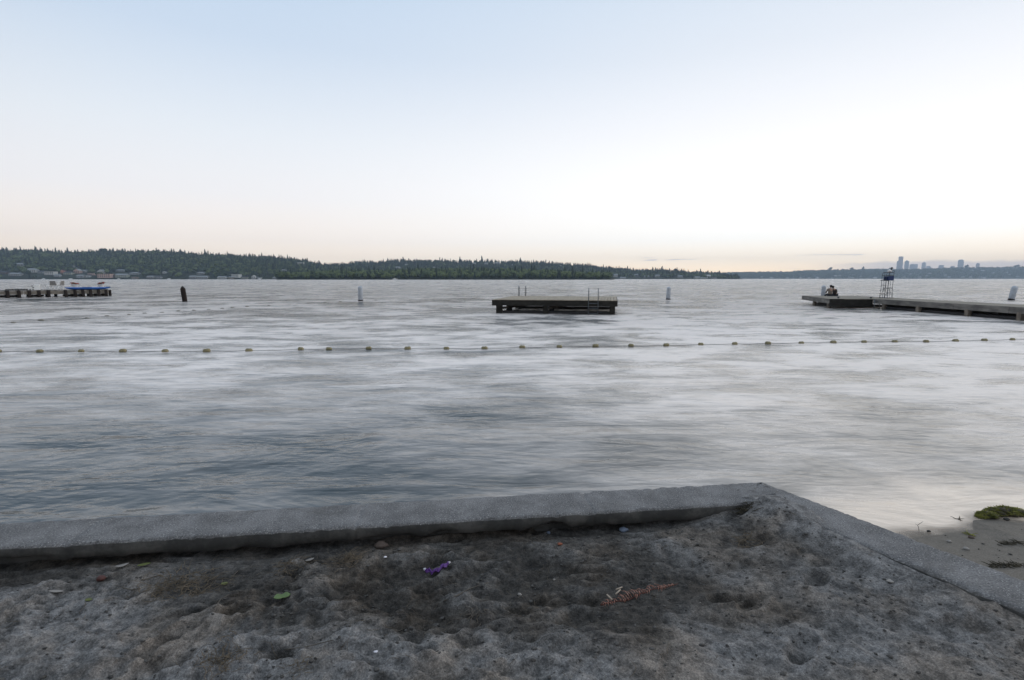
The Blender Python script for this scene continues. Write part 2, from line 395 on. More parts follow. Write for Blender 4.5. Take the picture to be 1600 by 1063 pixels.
def wall_slab():
    # cross-section swept along left end -> corner -> right end, with many stations so that the edges can be worn
    sts = []
    Lp = [(P_left+(O0-P_left)*t) for t in np.linspace(0, 1, 20)[:-1]]+[(O0+(O1-O0)*t) for t in np.linspace(0, 1, 360)[:-1]]
    Rp = [(O1+(O2-O1)*t) for t in np.linspace(0, 1, 110)[:-1]]+[(O2+(P_right-O2)*t) for t in np.linspace(0, 1, 90)]
    k_bis = W/np.dot(bis, nL)
    V = []; prof = [(0.0, -.10), (0, -.05), (0, -.016), (.010, -.003), (.024, 0)]+[(W*t, 0) for t in (.2, .32, .44, .56, .68, .8)]+[(W-.024, 0), (W-.010, -.003), (W, -.014), (W, -.05), (W-.002, -.085), (W-.03, -.098)]
    n = len(prof)
    for i, p in enumerate(Lp+Rp):
        onL = i < len(Lp)
        d, nn = (dL, nL) if onL else (dR, nR)
        if i == len(Lp): nn = bis*(k_bis/W)
        for j, (o, z) in enumerate(prof):
            q = p+nn*o
            V.append((q[0], q[1], .6+z))
    V = np.array(V); x, y = V[:, 0], V[:, 1]
    edge = np.tile(np.array([1 if k in (2, 3, 4, 11, 12, 13) else .35 for k in range(n)]), len(Lp)+len(Rp))
    low = np.tile(np.array([0]*14+[.4, 1, 1]), len(Lp)+len(Rp))
    V[:, 2] += edge*(.004*fbm(x*9, y*9, 3, 1)+.005*fbm(x*40, y*40, 3, 5)-.010*np.clip(fbm(x*22, y*22, 3, 3)-.2, 0, 1)*2)+.002*fbm(x*1.3, y*1.3, 2, 5)
    V[:, 2] += low*(.022*fbm(x*11, y*11, 4, 2)+.03*np.clip(fbm(x*3.1+4, y*3.1, 2, 6)-.12, 0, 1)*3)
    dist = (V[:, :2]-O0) @ dL
    for jt in (-3.1, -1.6, .55, 2.05, 3.45):
        g = np.exp(-((dist-jt-.01*fbm(x*20, y*20, 2, 1))/.009)**2)*(dist < 4.7); V[:, 2] -= g*.007; V[:, 1] += g*.010*(edge < 1)*np.tile(np.array([0]*11+[1]*(n-11)), len(Lp)+len(Rp))
    V[:, 0] += edge*.006*fbm(x*30, y*30, 3, 4); V[:, 1] += edge*.005*fbm(x*24, y*24, 4, 7)
    m_ = len(Lp)+len(Rp); F = []
    for i in range(m_-1):
        for j in range(n):
            a = i*n+j; b = i*n+(j+1) % n; F.append((a, b, b+n, a+n))
    return V, np.array(F)[:, ::-1]
t = empty('concrete_wall', (0, 3.2, 0)); V, F = wall_slab()
T(t, 'low grey concrete retaining wall with rough top, bending between sand and lake', 'wall')
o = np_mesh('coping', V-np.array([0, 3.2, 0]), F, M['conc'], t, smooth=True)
mb = MB()
def off(p, d, n, o): q = p+n*o; return (q[0], q[1]-3.2)
k1 = .10/np.dot(bis, nL); k2 = .24/np.dot(bis, nL)
q1 = lambda p, n_, o_: (p[0]+n_[0]*o_, p[1]+n_[1]*o_-3.2)
poly = [q1(P_left, nL, .03), q1(O1, bis, .03), q1(P_right, nR, .03), q1(P_right, nR, .22), q1(O1, bis, k2), q1(P_left, nL, .22)]
mb.prism(poly, -.6, .505); mb.build('footing', M['conc'], t)

# ---------------------------------------------------------------- litter on the sand
def blob(c, r, n=2, jit=.25, seed=0):
    import bmesh
    bm = bmesh.new(); bmesh.ops.create_icosphere(bm, subdivisions=n, radius=1)
    rs = random.Random(seed); v = []
    ph = [rs.uniform(0, 6) for _ in range(6)]
    for w in bm.verts:
        p = w.co; k = 1+jit*(math.sin(p.x*3+ph[0])*math.sin(p.y*3.7+ph[1])+.6*math.sin(p.z*5+ph[2]+p.x*4))
        v.append((c[0]+p.x*r[0]*k, c[1]+p.y*r[1]*k, c[2]+p.z*r[2]*k))
    f = [[x.index for x in g.verts] for g in bm.faces]; bm.free(); return v, f
def stone(px, py, w, mat, label, name='stone', flat=.55, group=None):
    p = on_sand(px, py); m = MB(); v, f = blob((0, 0, w*flat*.3), (w/2, w/2*.8, w*flat/2), 2, .2, int(px)); m.add(v, f, True)
    o = m.build(name, mat); o.location = p; T(o, label, name.replace('_', ' '), group); return o
def leaf(px, py, L, Wd, rz, mat, label, curl=.25, lobes=0, name='leaf', cat='leaf', lift=.004):
    p = on_sand(px, py); m = MB(); n = 10; vs = []
    for i in range(n+1):
        t_ = i/n; w = Wd/2*math.sin(PI*min(1, t_*1.02))**.7*(1+(.35*math.sin(t_*PI*lobes*2) if lobes else 0))
        zc = curl*L*(t_-.5)**2
        vs += [(L*(t_-.5), -w, zc+w*.35), (L*(t_-.5), 0, zc), (L*(t_-.5), w, zc+w*.25)]
    fs = []
    for i in range(n):
        for j in (0, 1): a = i*3+j; fs.append((a, a+1, a+4, a+3))
    m.add(vs, fs, True); o = m.build(name, mat); o.location = p+Vector((0, 0, lift+.002)); o.rotation_euler = (0, .05, rz)
    s = o.modifiers.new('thick', 'SOLIDIFY'); s.thickness = .0015
    T(o, label, cat); return o
leaf(441, 936, .075, .05, .5, M['green_leaf'], 'lobed bright green leaf lying on the dark sand', .3, 1.5)
leaf(225, 885, .06, .028, .6, M['lime_leaf'], 'yellow green leaf beside the pale curled leaf near the wall')
leaf(351, 915, .035, .025, .1, M['lime_leaf'], 'small lime leaf right of the big dry root tangle')
leaf(139, 940, .035, .026, 0, M['lime_leaf'], 'small olive leaf far left on pale sand')
leaf(191, 888, .062, .028, .7, M['shell_white'], 'pale curled leaf on the sand near the wall at left', .6)
leaf(88, 927, .072, .02, .05, M['shell_white'], 'long pale narrow leaf lying flat at the far left', .2)
leaf(484, 878, .05, .022, .8, M['shell_white'], 'buff dry leaf among roots below the wall', .4)
stone(158, 906, .045, M['red_bit'], 'dull red plastic scrap on the sand at left', 'plastic_scrap')
stone(596, 855, .075, M['stone_brown'], 'flat brown stone under the edge of the wall', 'stone', .5)
stone(587, 1019, .018, M['foil_white'], 'small white chip on bare sand near the bottom centre', 'chip', .3)
stone(875, 851, .028, M['orange_bit'], 'small orange plastic chip below the wall', 'plastic_chip', .4)
stone(857, 834, .024, M['blue_bit'], 'tiny blue grey chip right against the wall face', 'plastic_chip', .7)
stone(974, 830, .055, M['blue_bit'], 'crumpled pale blue scrap of plastic near the wall', 'plastic_scrap', .5)
stone(1391, 909, .035, M['shell_white'], 'pale flat wood chip on sand at the right', 'wood_chip', .22)
stone(602, 872, .018, M['foil_white'], 'tiny white chip left of the purple wrapper', 'chip', .5)
stone(812, 931, .02, M['shell_white'], 'white pebble left of the dry russet frond', 'pebble', .8)
stone(866, 907, .012, M['shell_white'], 'tiny white grain of shell above the frond', 'shell_piece', .7)
def strand(m, p, L, r, rs, curl=1.2, up=.3, seg=6, az=None):
    az = rs.uniform(0, 2*PI) if az is None else az; el = rs.uniform(-.1, up); pts = [Vector(p)]
    for i in range(seg):
        az += rs.uniform(-curl, curl)*.5; el = el*.7+rs.uniform(-.25, .2)
        d = Vector((math.cos(az)*math.cos(el), math.sin(az)*math.cos(el), math.sin(el)))*L/seg
        q = pts[-1]+d; gz = sz_fast(q.x, q.y)
        if q.z < gz+r*.5: q.z = gz+r*.8
        pts.append(q)
    m.tube(pts, [r*(1-.6*i/seg) for i in range(seg+1)], 4)
def sz_fast(x, y):
    i = int(np.searchsorted(gx, x)); j = int(np.searchsorted(gy, y)); return float(Z[min(j, len(gy)-1)*len(gx)+min(i, len(gx)-1)])
def tangle(px, py, rad, n, mat, label, L=.07, r=.0013, name='root_tangle', cat='roots', up=.5, ry=None):
    rs = random.Random(int(px*7+py)); c = on_sand(px, py); m = MB()
    for k in range(n):
        q = (c.x+rs.gauss(0, rad*.45), c.y+rs.gauss(0, (ry or rad)*.45)); strand(m, (q[0], q[1], sz_fast(*q)+rs.uniform(0, .012)), L*rs.uniform(.4, 1.3), r*rs.uniform(.6, 1.5), rs, 1.6, up)
    for i, v in enumerate(m.v): m.v[i] = (v[0]-c.x, v[1]-c.y, v[2]-c.z)
    o = m.build(name, mat); o.location = c; T(o, label, cat); return o
tangle(285, 917, .22, 230, M['straw'], 'large tangle of dry brown roots on the left sand', .08, .0014, ry=.12)
tangle(350, 1035, .09, 90, M['straw'], 'pale dry grass tuft at the bottom left', .07, .0014, 'grass_tuft', 'grass tuft')
tangle(470, 1042, .05, 26, M['straw'], 'thin dry grass wisps beside the bottom left tuft', .06, .0012, 'grass_tuft', 'grass tuft')
tangle(545, 876, .07, 90, M['straw'], 'upright wiry root clump just below the wall', .09, .0013, up=1.3)
tangle(455, 890, .08, 70, M['straw'], 'sparse dry root fibres between leaf and root clump', .07, .0012)
tangle(735, 967, .05, 34, M['twig'], 'dark knot of leaf stalks in the middle sand hollow', .06, .0022, 'stalk_bundle', 'stalks')
tangle(830, 846, .10, 50, M['twig'], 'grey root fibres against the wall near the centre', .07, .0012)
tangle(1168, 845, .07, 60, M['straw'], 'straw coloured fibres below the bend of the wall', .07, .0016)
tangle(1160, 798, .05, 60, M['brown_weed'], 'dark brown clod of roots at the bend of the wall', .05, .0022, 'root_clod')
tangle(680, 868, .08, 40, M['twig'], 'thin grey fibres above the purple wrapper', .06, .0011)
def twig(pts, r, label, mat=None, name='twig'):
    w = [on_sand(*p)+Vector((0, 0, r*1.2)) for p in pts]; c = w[0].copy(); m = MB()
    fine = []
    for i in range(len(w)-1):
        for k in range(4): fine.append(w[i].lerp(w[i+1], k/4)-c)
    fine.append(w[-1]-c); m.tube(fine, [r*(1-.5*i/len(fine)) for i in range(len(fine))], 6)
    o = m.build(name, mat or M['twig']); o.location = c; T(o, label, 'twig'); return o
twig([(694, 941), (716, 932), (733, 922), (762, 912)], .0032, 'curved grey twig below the purple wrapper')
twig([(192, 920), (206, 924), (219, 921)], .003, 'pale forked twig left of the root tangle')
twig([(1443, 896), (1462, 917)], .0016, 'single straight straw stalk near the right wall', M['shell_white'], 'straw_stalk')
twig([(600, 995), (625, 987), (645, 978)], .0022, 'thin twig on the dark sand below centre')
twig([(445, 1018), (480, 1012), (520, 1003)], .0028, 'long root lying flat at the bottom left')
twig([(1013, 858), (1035, 856), (1055, 849)], .002, 'short brown twig right of the blue scrap')
twig([(1078, 898), (1084, 886), (1081, 878)], .0016, 'thin curved stalk above the right end of the frond')
twig([(372, 893), (360, 905)], .002, 'short pale stick above the lime leaf')
twig([(337, 951), (345, 938), (358, 930)], .0022, 'bent root right below the root tangle')
# purple wrapper
def wrapper():
    a = on_sand(664, 895); b = on_sand(676, 899); c_ = on_sand(702, 885); m = MB()
    pts = [a, a.lerp(b, .6), b, b.lerp(c_, .35), b.lerp(c_, .7), c_]; org = b.copy(); rs = random.Random(3)
    n = 34; vs = []; W2 = [.008, .015, .012, .02, .018, .007]
    for i in range(n+1):
        t_ = i/n*5; k = min(4, int(t_)); f_ = t_-k; p = pts[k].lerp(pts[k+1], f_)-org; w = W2[k]+(W2[k+1]-W2[k])*f_
        for j in range(6):
            s = (j/5-.5)*2; vs.append((p.x+rs.uniform(-.002, .002), p.y+s*w, p.z+.010+.007*math.sin(s*4+i*.7)+rs.uniform(-.003, .004)))
    fs = [(i*6+j, i*6+j+1, i*6+j+7, i*6+j+6) for i in range(n) for j in range(5)]
    t = empty('candy_wrapper', org); m.add(vs, fs)
    o = m.build('foil', M['purple_foil'], t); s = o.modifiers.new('thick', 'SOLIDIFY'); s.thickness = .001
    for q, r in ((a, .008), (c_, .0065)):
        m = MB(); v, f = blob((q-org+Vector((0, -.002, .014))), (r, r*.7, r*.8), 2, .3, int(r*9999)); m.add(v, f); m.build('torn_end', M['foil_white'], t)
    T(t, 'crumpled purple foil wrapper with white ends on the sand', 'wrapper')
wrapper()
def frond():
    a = on_sand(938, 948); b = on_sand(1058, 916); rs = random.Random(5); t = empty('dry_frond', a)
    ax = b-a; L = ax.length; ax.normalize(); side = Vector((-ax.y, ax.x, 0)); m = MB(); lv = MB()
    def gp(s, o, h): q = a+ax*(s*L)+side*o; return Vector((q.x, q.y, sz_fast(q.x, q.y)+h))-a
    m.tube([gp(i/14, .006*math.sin(i*.7)-.005, .010+.006*math.sin(i)) for i in range(15)], [.0034*(1-.6*i/14) for i in range(15)], 6)
    for i in range(34):
        s = .03+.94*i/34+rs.uniform(-.006, .006)
        w = (.018+.042*math.sin(PI*min(1, s*1.15))**.7)*(.75+.25*math.sin(s*19))
        for sd in (-1, 1):
            if rs.random() < .18: continue
            w1 = w*(1 if sd > 0 else .55)*rs.uniform(.6, 1.2)
            p0 = gp(s, -.004, .010); p1 = gp(s-.006, sd*w1*.55, .016+rs.uniform(-.003, .008)); p2 = gp(s-.014+rs.uniform(-.006, .006), sd*w1, .004+rs.uniform(0, .008))
            lv.tube([p0, p0.lerp(p1, .6)+Vector((0, 0, .004)), p1, p2], [.0016, .0024, .0019, .0008], 4)
    m.build('stem', M['fern_red'], t); lv.build('leaflets', M['fern_rib'], t)
    for s, o_, da in ((.16, .01, 2.3), (.24, .035, .6), (.28, .06, .1)):
        p = gp(s, o_, .02); q = p+Vector((math.cos(da)*.032, math.sin(da)*.032, .012)); k = MB(); k.tube([p, q], [.004, .003], 6); k.build('stub', M['fern_pale'], t)
    T(t, 'long dried russet fern frond with pale stubs lying on the sand', 'frond')
frond()
# scattered fine litter: nobody could count it
def scatter_litter(name, n, area, mat, rmin, rmax, seed, cond=None):
    rs = random.Random(seed); m = MB(); k = 0
    while k < n:
        x = rs.uniform(area[0], area[1]); y = rs.uniform(area[2], area[3])
        if cond and not cond(x, y): continue
        r = rmin+(rmax-rmin)*rs.random()**3; z = sz_fast(x, y); v, f = blob((x, y, z+r*.2), (r*rs.uniform(.7, 1.5), r*rs.uniform(.6, 1.1), r*.6), 1, .3, k); m.add(v, f, True); k += 1
    o = m.build(name, mat); T(o, kind='stuff'); return o
insd = lambda x, y: min(signed(x, y)) > W+.03
outs = lambda x, y: (signed(x, y)[1] < -.02) and float(beach(np.array([x]), np.array([y]))[0]) > .0
o = scatter_litter('sand_grit', 900, (-3.2, 2.6, 1.5, 3.3), M['stone_dark'], .002, .008, 1, insd); T(o, 'dark grit and crumbs scattered over the sand', 'grit')
M['clod'] = simple('sand_crumb', (.12, .115, .11), .95, .5, 60, .002)
o = scatter_litter('sand_crumbs', 3000, (-3.3, 2.7, 1.5, 3.35), M['clod'], .002, .010, 6, insd); T(o, 'small crumbs of clotted sand all over the trampled surface', 'sand crumbs')
o = scatter_litter('shell_grit', 70, (-3.2, 2.6, 1.5, 3.3), M['shell_white'], .0012, .0035, 2, insd); T(o, 'tiny pale shell crumbs scattered over the sand', 'grit')
o = scatter_litter('beach_pebbles', 150, (2.4, 4.8, 2.2, 3.9), M['stone_dark'], .004, .016, 3, outs); T(o, 'small dark pebbles strewn on the wet beach strip', 'pebbles')
def fibres(name, n, seed):
    rs = random.Random(seed); m = MB(); k = 0
    while k < n:
        x = rs.uniform(-3, 2.5); y = rs.uniform(1.5, 3.25)
        if not insd(x, y): continue
        if x > .8 and rs.random() < .6: continue
        strand(m, (x, y, sz_fast(x, y)+.002), rs.uniform(.02, .09), rs.uniform(.0005, .0012), rs, 1.5, .2, 5); k += 1
    o = m.build(name, M['straw']); T(o, 'short dry fibres strewn over the sand', 'fibres', kind='stuff')
fibres('dry_fibres', 330, 9)
# outer beach
def at_beach(px, py):
    d = ray(px, py); ts = np.arange(1.5, 9, .004); x = d[0]*ts; y = d[1]*ts; z = CH+d[2]*ts; h = np.maximum(beach(x, y), 0); k = np.argmax(z <= h); return Vector((x[k], y[k], float(h[k])))
def weed(px, py, rx, ry, n, mat, label, L=.05, r=.003, name='seaweed', up=.5):
    rs = random.Random(int(px)); c = at_beach(px, py); m = MB()
    for k in range(n):
        x = rs.gauss(0, rx*.45); y = rs.gauss(0, ry*.45); z = max(0, float(beach(np.array([c.x+x]), np.array([c.y+y]))[0]))-c.z
        az = rs.uniform(0, 6.3); pts = [Vector((x, y, z+.002))]
        for i in range(4):
            az += rs.uniform(-.7, .7); pts.append(pts[-1]+Vector((math.cos(az)*L/4, math.sin(az)*L/4, rs.uniform(-.2, up)*L/4)))
        m.tube(pts, [r, r*1.1, r*.9, r*.7, r*.3], 4)
    o = m.build(name, mat); o.location = c; T(o, label, 'seaweed'); return o
weed(1578, 850, .10, .02, 34, M['brown_weed'], 'dark strip of washed up weed at the right edge of the beach')
weed(1573, 884, .13, .03, 70, M['brown_weed'], 'dead weed line caught along the outer side of the wall')
weed(1515, 836, .02, .008, 8, M['moss'], 'small olive weed scrap on the wet beach')
weed(1497, 811, .012, .006, 5, M['brown_weed'], 'dark weed scrap at the edge of the shallow water')
def moss_clump():
    c = at_beach(1563, 806); c.z = 0; t = empty('mossy_clump', c); m = MB()
    spec = [(-.13, -.02, .085, .055, .045), (-.03, .02, .08, .06, .06), (.06, .02, .10, .07, .075), (.15, .02, .085, .06, .055), (-.19, -.03, .04, .03, .02)]
    rs = random.Random(2); fz = MB()
    for i, (x, y, rx, ry, rz) in enumerate(spec):
        v, f = blob((x, y, rz*.25), (rx*.9, ry*.9, rz*.6), 3, .22, i); m.add(v, f, True)
        for k in range(600):
            a = rs.uniform(0, 6.283); e = math.asin(rs.uniform(0, 1)); d = Vector((math.cos(a)*math.cos(e), math.sin(a)*math.cos(e), math.sin(e)))
            p = Vector((x+d.x*rx*.88, y+d.y*ry*.88, rz*.25+d.z*rz*.6)); q = p+d*rs.uniform(.004, .014)+Vector((rs.uniform(-.012, .012), rs.uniform(-.012, .012), rs.uniform(-.006, .006)))
            fz.tube([p, q], [.0028, .0012], 3)
    m.build('core', M['brown_weed'], t); fz.build('algae', M['moss'], t)
    T(t, 'green algae covered clump in the shallows at the right', 'algae clump')
moss_clump()
def beach_stone(px, py, w, mat, label):
    p = at_beach(px, py); m = MB(); v, f = blob((0, 0, w*.15), (w/2, w*.4, w*.28), 2, .2, int(px)); m.add(v, f, True)
    o = m.build('stone', mat); o.location = p; T(o, label, 'stone')
beach_stone(1451, 831, .03, M['stone_dark'], 'dark pebble at the tip of the shallow water by the wall')
beach_stone(1483, 847, .035, M['shell_white'], 'pale pebble on the wet beach near the wall')
beach_stone(1509, 859, .045, M['shell_white'], 'largest pale pebble on the wet beach strip')
beach_stone(1517, 841, .04, M['stone_brown'], 'brown pebble at the middle of the wet beach')
beach_stone(1573, 813, .045, M['stone_dark'], 'dark pebble in the water below the algae clump')
def ytwig():
    c = at_beach(1437, 829); m = MB(); m.tube([(0, 0, -.02), (-.01, 0, .02), (-.02, 0, .045)], [.0022, .002, .0018], 5)
    m.tube([(-.02, 0, .045), (.0, 0, .06), (.02, 0, .075)], [.0018, .0016, .001], 5); m.tube([(-.02, 0, .045), (-.04, .0, .055)], [.0016, .001], 5)
    o = m.build('twig', M['twig']); o.location = c; T(o, 'thin forked twig standing in the shallows by the wall', 'twig')
ytwig()

# ---------------------------------------------------------------- swimming raft
def raft():
    ang = math.radians(-11); t = empty('swim_raft', (-1.14, 29.8, 0), ang); Lx, Ly, dz = 7.1, 6.3, .80
    T(t, 'square wooden swimming raft with two metal ladders floating in the lake', 'raft')
    m = MB(); n = 40; w = Lx/n
    for i in range(n): m.box((w*(i+.5), Ly/2, dz-.02+random.uniform(-.004, .004)), (w-.018, Ly-.02+random.uniform(-.02, .02), .04))
    m.build('deck', M['deck_wood_y'], t)
    m = MB(); zf = dz-.04-.15
    m.box((Lx/2, .03, zf), (Lx+.06, .07, .31)); m.box((Lx/2, Ly-.03, zf), (Lx+.06, .07, .31))
    m.box((-.0, Ly/2, zf), (.07, Ly-.14, .30)); m.box((Lx, Ly/2, zf), (.07, Ly-.14, .30))
    for k in range(1, 6): m.box((Lx*k/6, Ly/2, zf+.05), (.07, Ly-.14, .2))
    m.build('frame', M['wet_beam'], t, .008)
    for x in (.38, 3.1, 6.85):
        for y in (.16, Ly/2, Ly-.16):
            m = MB(); m.box((x, y, .10), (.30 if x > 1 else .36, .18, .72)); m.build('leg', M['wet_beam'], t, .01)
    for y in (.55, Ly-.7):
        m = MB(); m.box((Lx/2+.1, y, -.03), (Lx-.9, .75, .34)); o = m.build('float', M['float_black'], t, .05)
    for (x0, y0, x1, y1) in ((.45, .2, 1.9, Ly-.2), (3.2, .25, 4.4, Ly-.2), (6.95, .1, 6.98, Ly-.2)):
        m = MB(); a = math.atan2(y1-y0, x1-x0); m.box(((x0+x1)/2, (y0+y1)/2, .30), (math.hypot(x1-x0, y1-y0), .05, .13), a); m.build('brace', M['grey_beam'], t)
    def ladder(xa, xb, y, s, hoop):
        r = .021; lad = None
        m = MB()
        for x in (xa, xb):
            pts = [(x, y-s*.05, -.55), (x, y-s*.05, dz+.45)]
            for k in range(1, 8):
                a = PI*k/8; pts.append((x, y-s*.05+s*hoop*(1-math.cos(a))/2, dz+.45+.24*math.sin(a)))
            pts += [(x, y-s*.05+s*hoop, dz+.40), (x, y-s*.05+s*hoop, dz)]
            m.tube(pts, r, 8)
        o = m.build('ladder', M['steel'], t); 
        for z in (dz-.18, dz-.45, dz-.75, dz-1.05): m = MB(); m.tube([(xa, y-s*.05, z), (xb, y-s*.05, z)], .018, 6); m.build('rung', M['steel'], o)
    ladder(5.53, 6.06, -.03, 1, .34); ladder(.45, .92, Ly+.03, -1, .34)
raft()
# ---------------------------------------------------------------- buoy lines
def sag(p, q, n=10):
    return [Vector(p).lerp(Vector(q), i/n)+Vector((0, 0, -.015*math.sin(PI*i/n))) for i in range(n)]
def buoy_line(pts, label, rf, lf, mat, z=.03, rr=.012, dim=()):
    t = empty('buoy_line', (0, 0, 0)); w = [at_z(px, py, z) for px, py in pts]; m = MB(); path = []
    for a, b in zip(w, w[1:]): path += [p+Vector((0, 0, .008)) for p in sag(a, b, 6)]
    path.append(Vector(w[-1])); m.tube(path, rr, 5); m.build('rope', M['rope'], t)
    prof = [(.02, -lf/2), (rf*.7, -lf*.46), (rf, -lf*.3), (rf, -lf*.06), (rf*.86, 0), (rf, lf*.06), (rf, lf*.3), (rf*.7, lf*.46), (.02, lf/2)]
    for i, p in enumerate(w[1:-1]):
        a = random.uniform(-.25, .25); R = Matrix.Rotation(a, 3, 'Z') @ Matrix.Rotation(PI/2+random.uniform(-.08, .08), 3, 'Y')
        m = MB(); m.lathe(prof, (0, 0, 0), 12, R); o = m.build('float', mat, t); o.location = (p[0], p[1], p[2]+random.uniform(-.005, .012)); o.scale = [random.uniform(.88, 1.08)]*3
    T(t, label, 'buoy line'); return t
near = [(-60, 549), (-3, 549), (62, 549), (127, 549), (192, 549), (258, 549), (323, 549), (389, 548), (470, 546), (514, 545.4), (576, 545), (637, 545), (697.5, 545), (757, 544.5), (816, 542.7), (874, 542.3), (930.5, 541), (986, 540.5), (1041, 540), (1095, 538.4), (1148, 537.7), (1200, 536.8), (1252, 536), (1302, 535.2), (1350, 534.6), (1398, 533.9), (1447, 533.9), (1493, 532.7), (1538, 531.7), (1582, 530.8), (1700, 528.5)]
buoy_line(near, 'near rope with yellow floats crossing the whole swimming area', .058, .17, M['yellow_float'], .02, .007)
farl = [(-60, 508), (20.6, 504.6), (64, 501), (136, 497.5), (167, 494), (201.6, 492.4), (226, 490), (253, 488.7), (279, 486.6), (303, 485.5), (326, 484), (347, 482.5), (363, 481), (386, 479.6), (420, 477.8), (453, 475.7), (482, 474.4), (508, 472.7), (532, 472), (562, 470.5)]
buoy_line(farl, 'far rope of small dark floats slanting from the left edge to a white pile', .045, .24, M['dim_float'], .0, .006)
buoy_line([(563, 470.5), (587, 469.6), (641, 469.3), (663, 469.4), (701, 469.6), (726, 469.4), (755, 469.4), (790, 469)], 'far rope of small dark floats between white pile and raft', .04, .22, M['dim_float'], .0, .005)
# ---------------------------------------------------------------- standing piles in the lake
def pile(px, ytop, ybase, wpx, mat, label, pointed=False, lean=0, band=True, group=None):
    b = at_z(px, ybase, 0); k = b[1]/800; hgt = (ybase-ytop)*k; r = wpx*k/2; t = empty('mooring_pile', b)
    R = Matrix.Rotation(lean, 3, 'Y'); m = MB()
    if pointed: prof = [(r, -1.5), (r, hgt-r*1.1), (r*.8, hgt-r*.9), (.03, hgt)]
    else: prof = [(r, -1.5), (r, hgt-r*1.0), (r*.96, hgt-r*.7), (r*.72, hgt-r*.3), (r*.3, hgt-.03), (.02, hgt)]
    m.lathe(prof, (0, 0, 0), 18, R); m.build('post', mat, t)
    if band: m = MB(); m.lathe([(r*1.04, -.1), (r*1.06, .02), (r*1.03, .10)], (0, 0, 0), 18, R); m.build('waterline_collar', M['dark_wood'], t)
    T(t, label, 'pile', group); return t
pile(289, 447.3, 471.2, 7, M['dark_wood'], 'dark wooden pile with pointed top leaning in the lake at left', True, -.10, False)
pile(563.5, 447, 470.3, 7.2, M['concrete_pile_white'], 'white round topped pile between dark pile and raft', lean=.01)
pile(1044, 448, 468.3, 6.6, M['concrete_pile_white'], 'white round topped pile right of the raft', lean=.03)
pile(1580, 446.5, 469, 8, M['concrete_pile_white'], 'white leaning pile behind the walkway at the right edge', lean=.17)
pile(1286, 446, 463.8, 6.4, M['concrete_pile_white'], 'white pile behind the dock beside the seated couple', lean=.02, band=False)
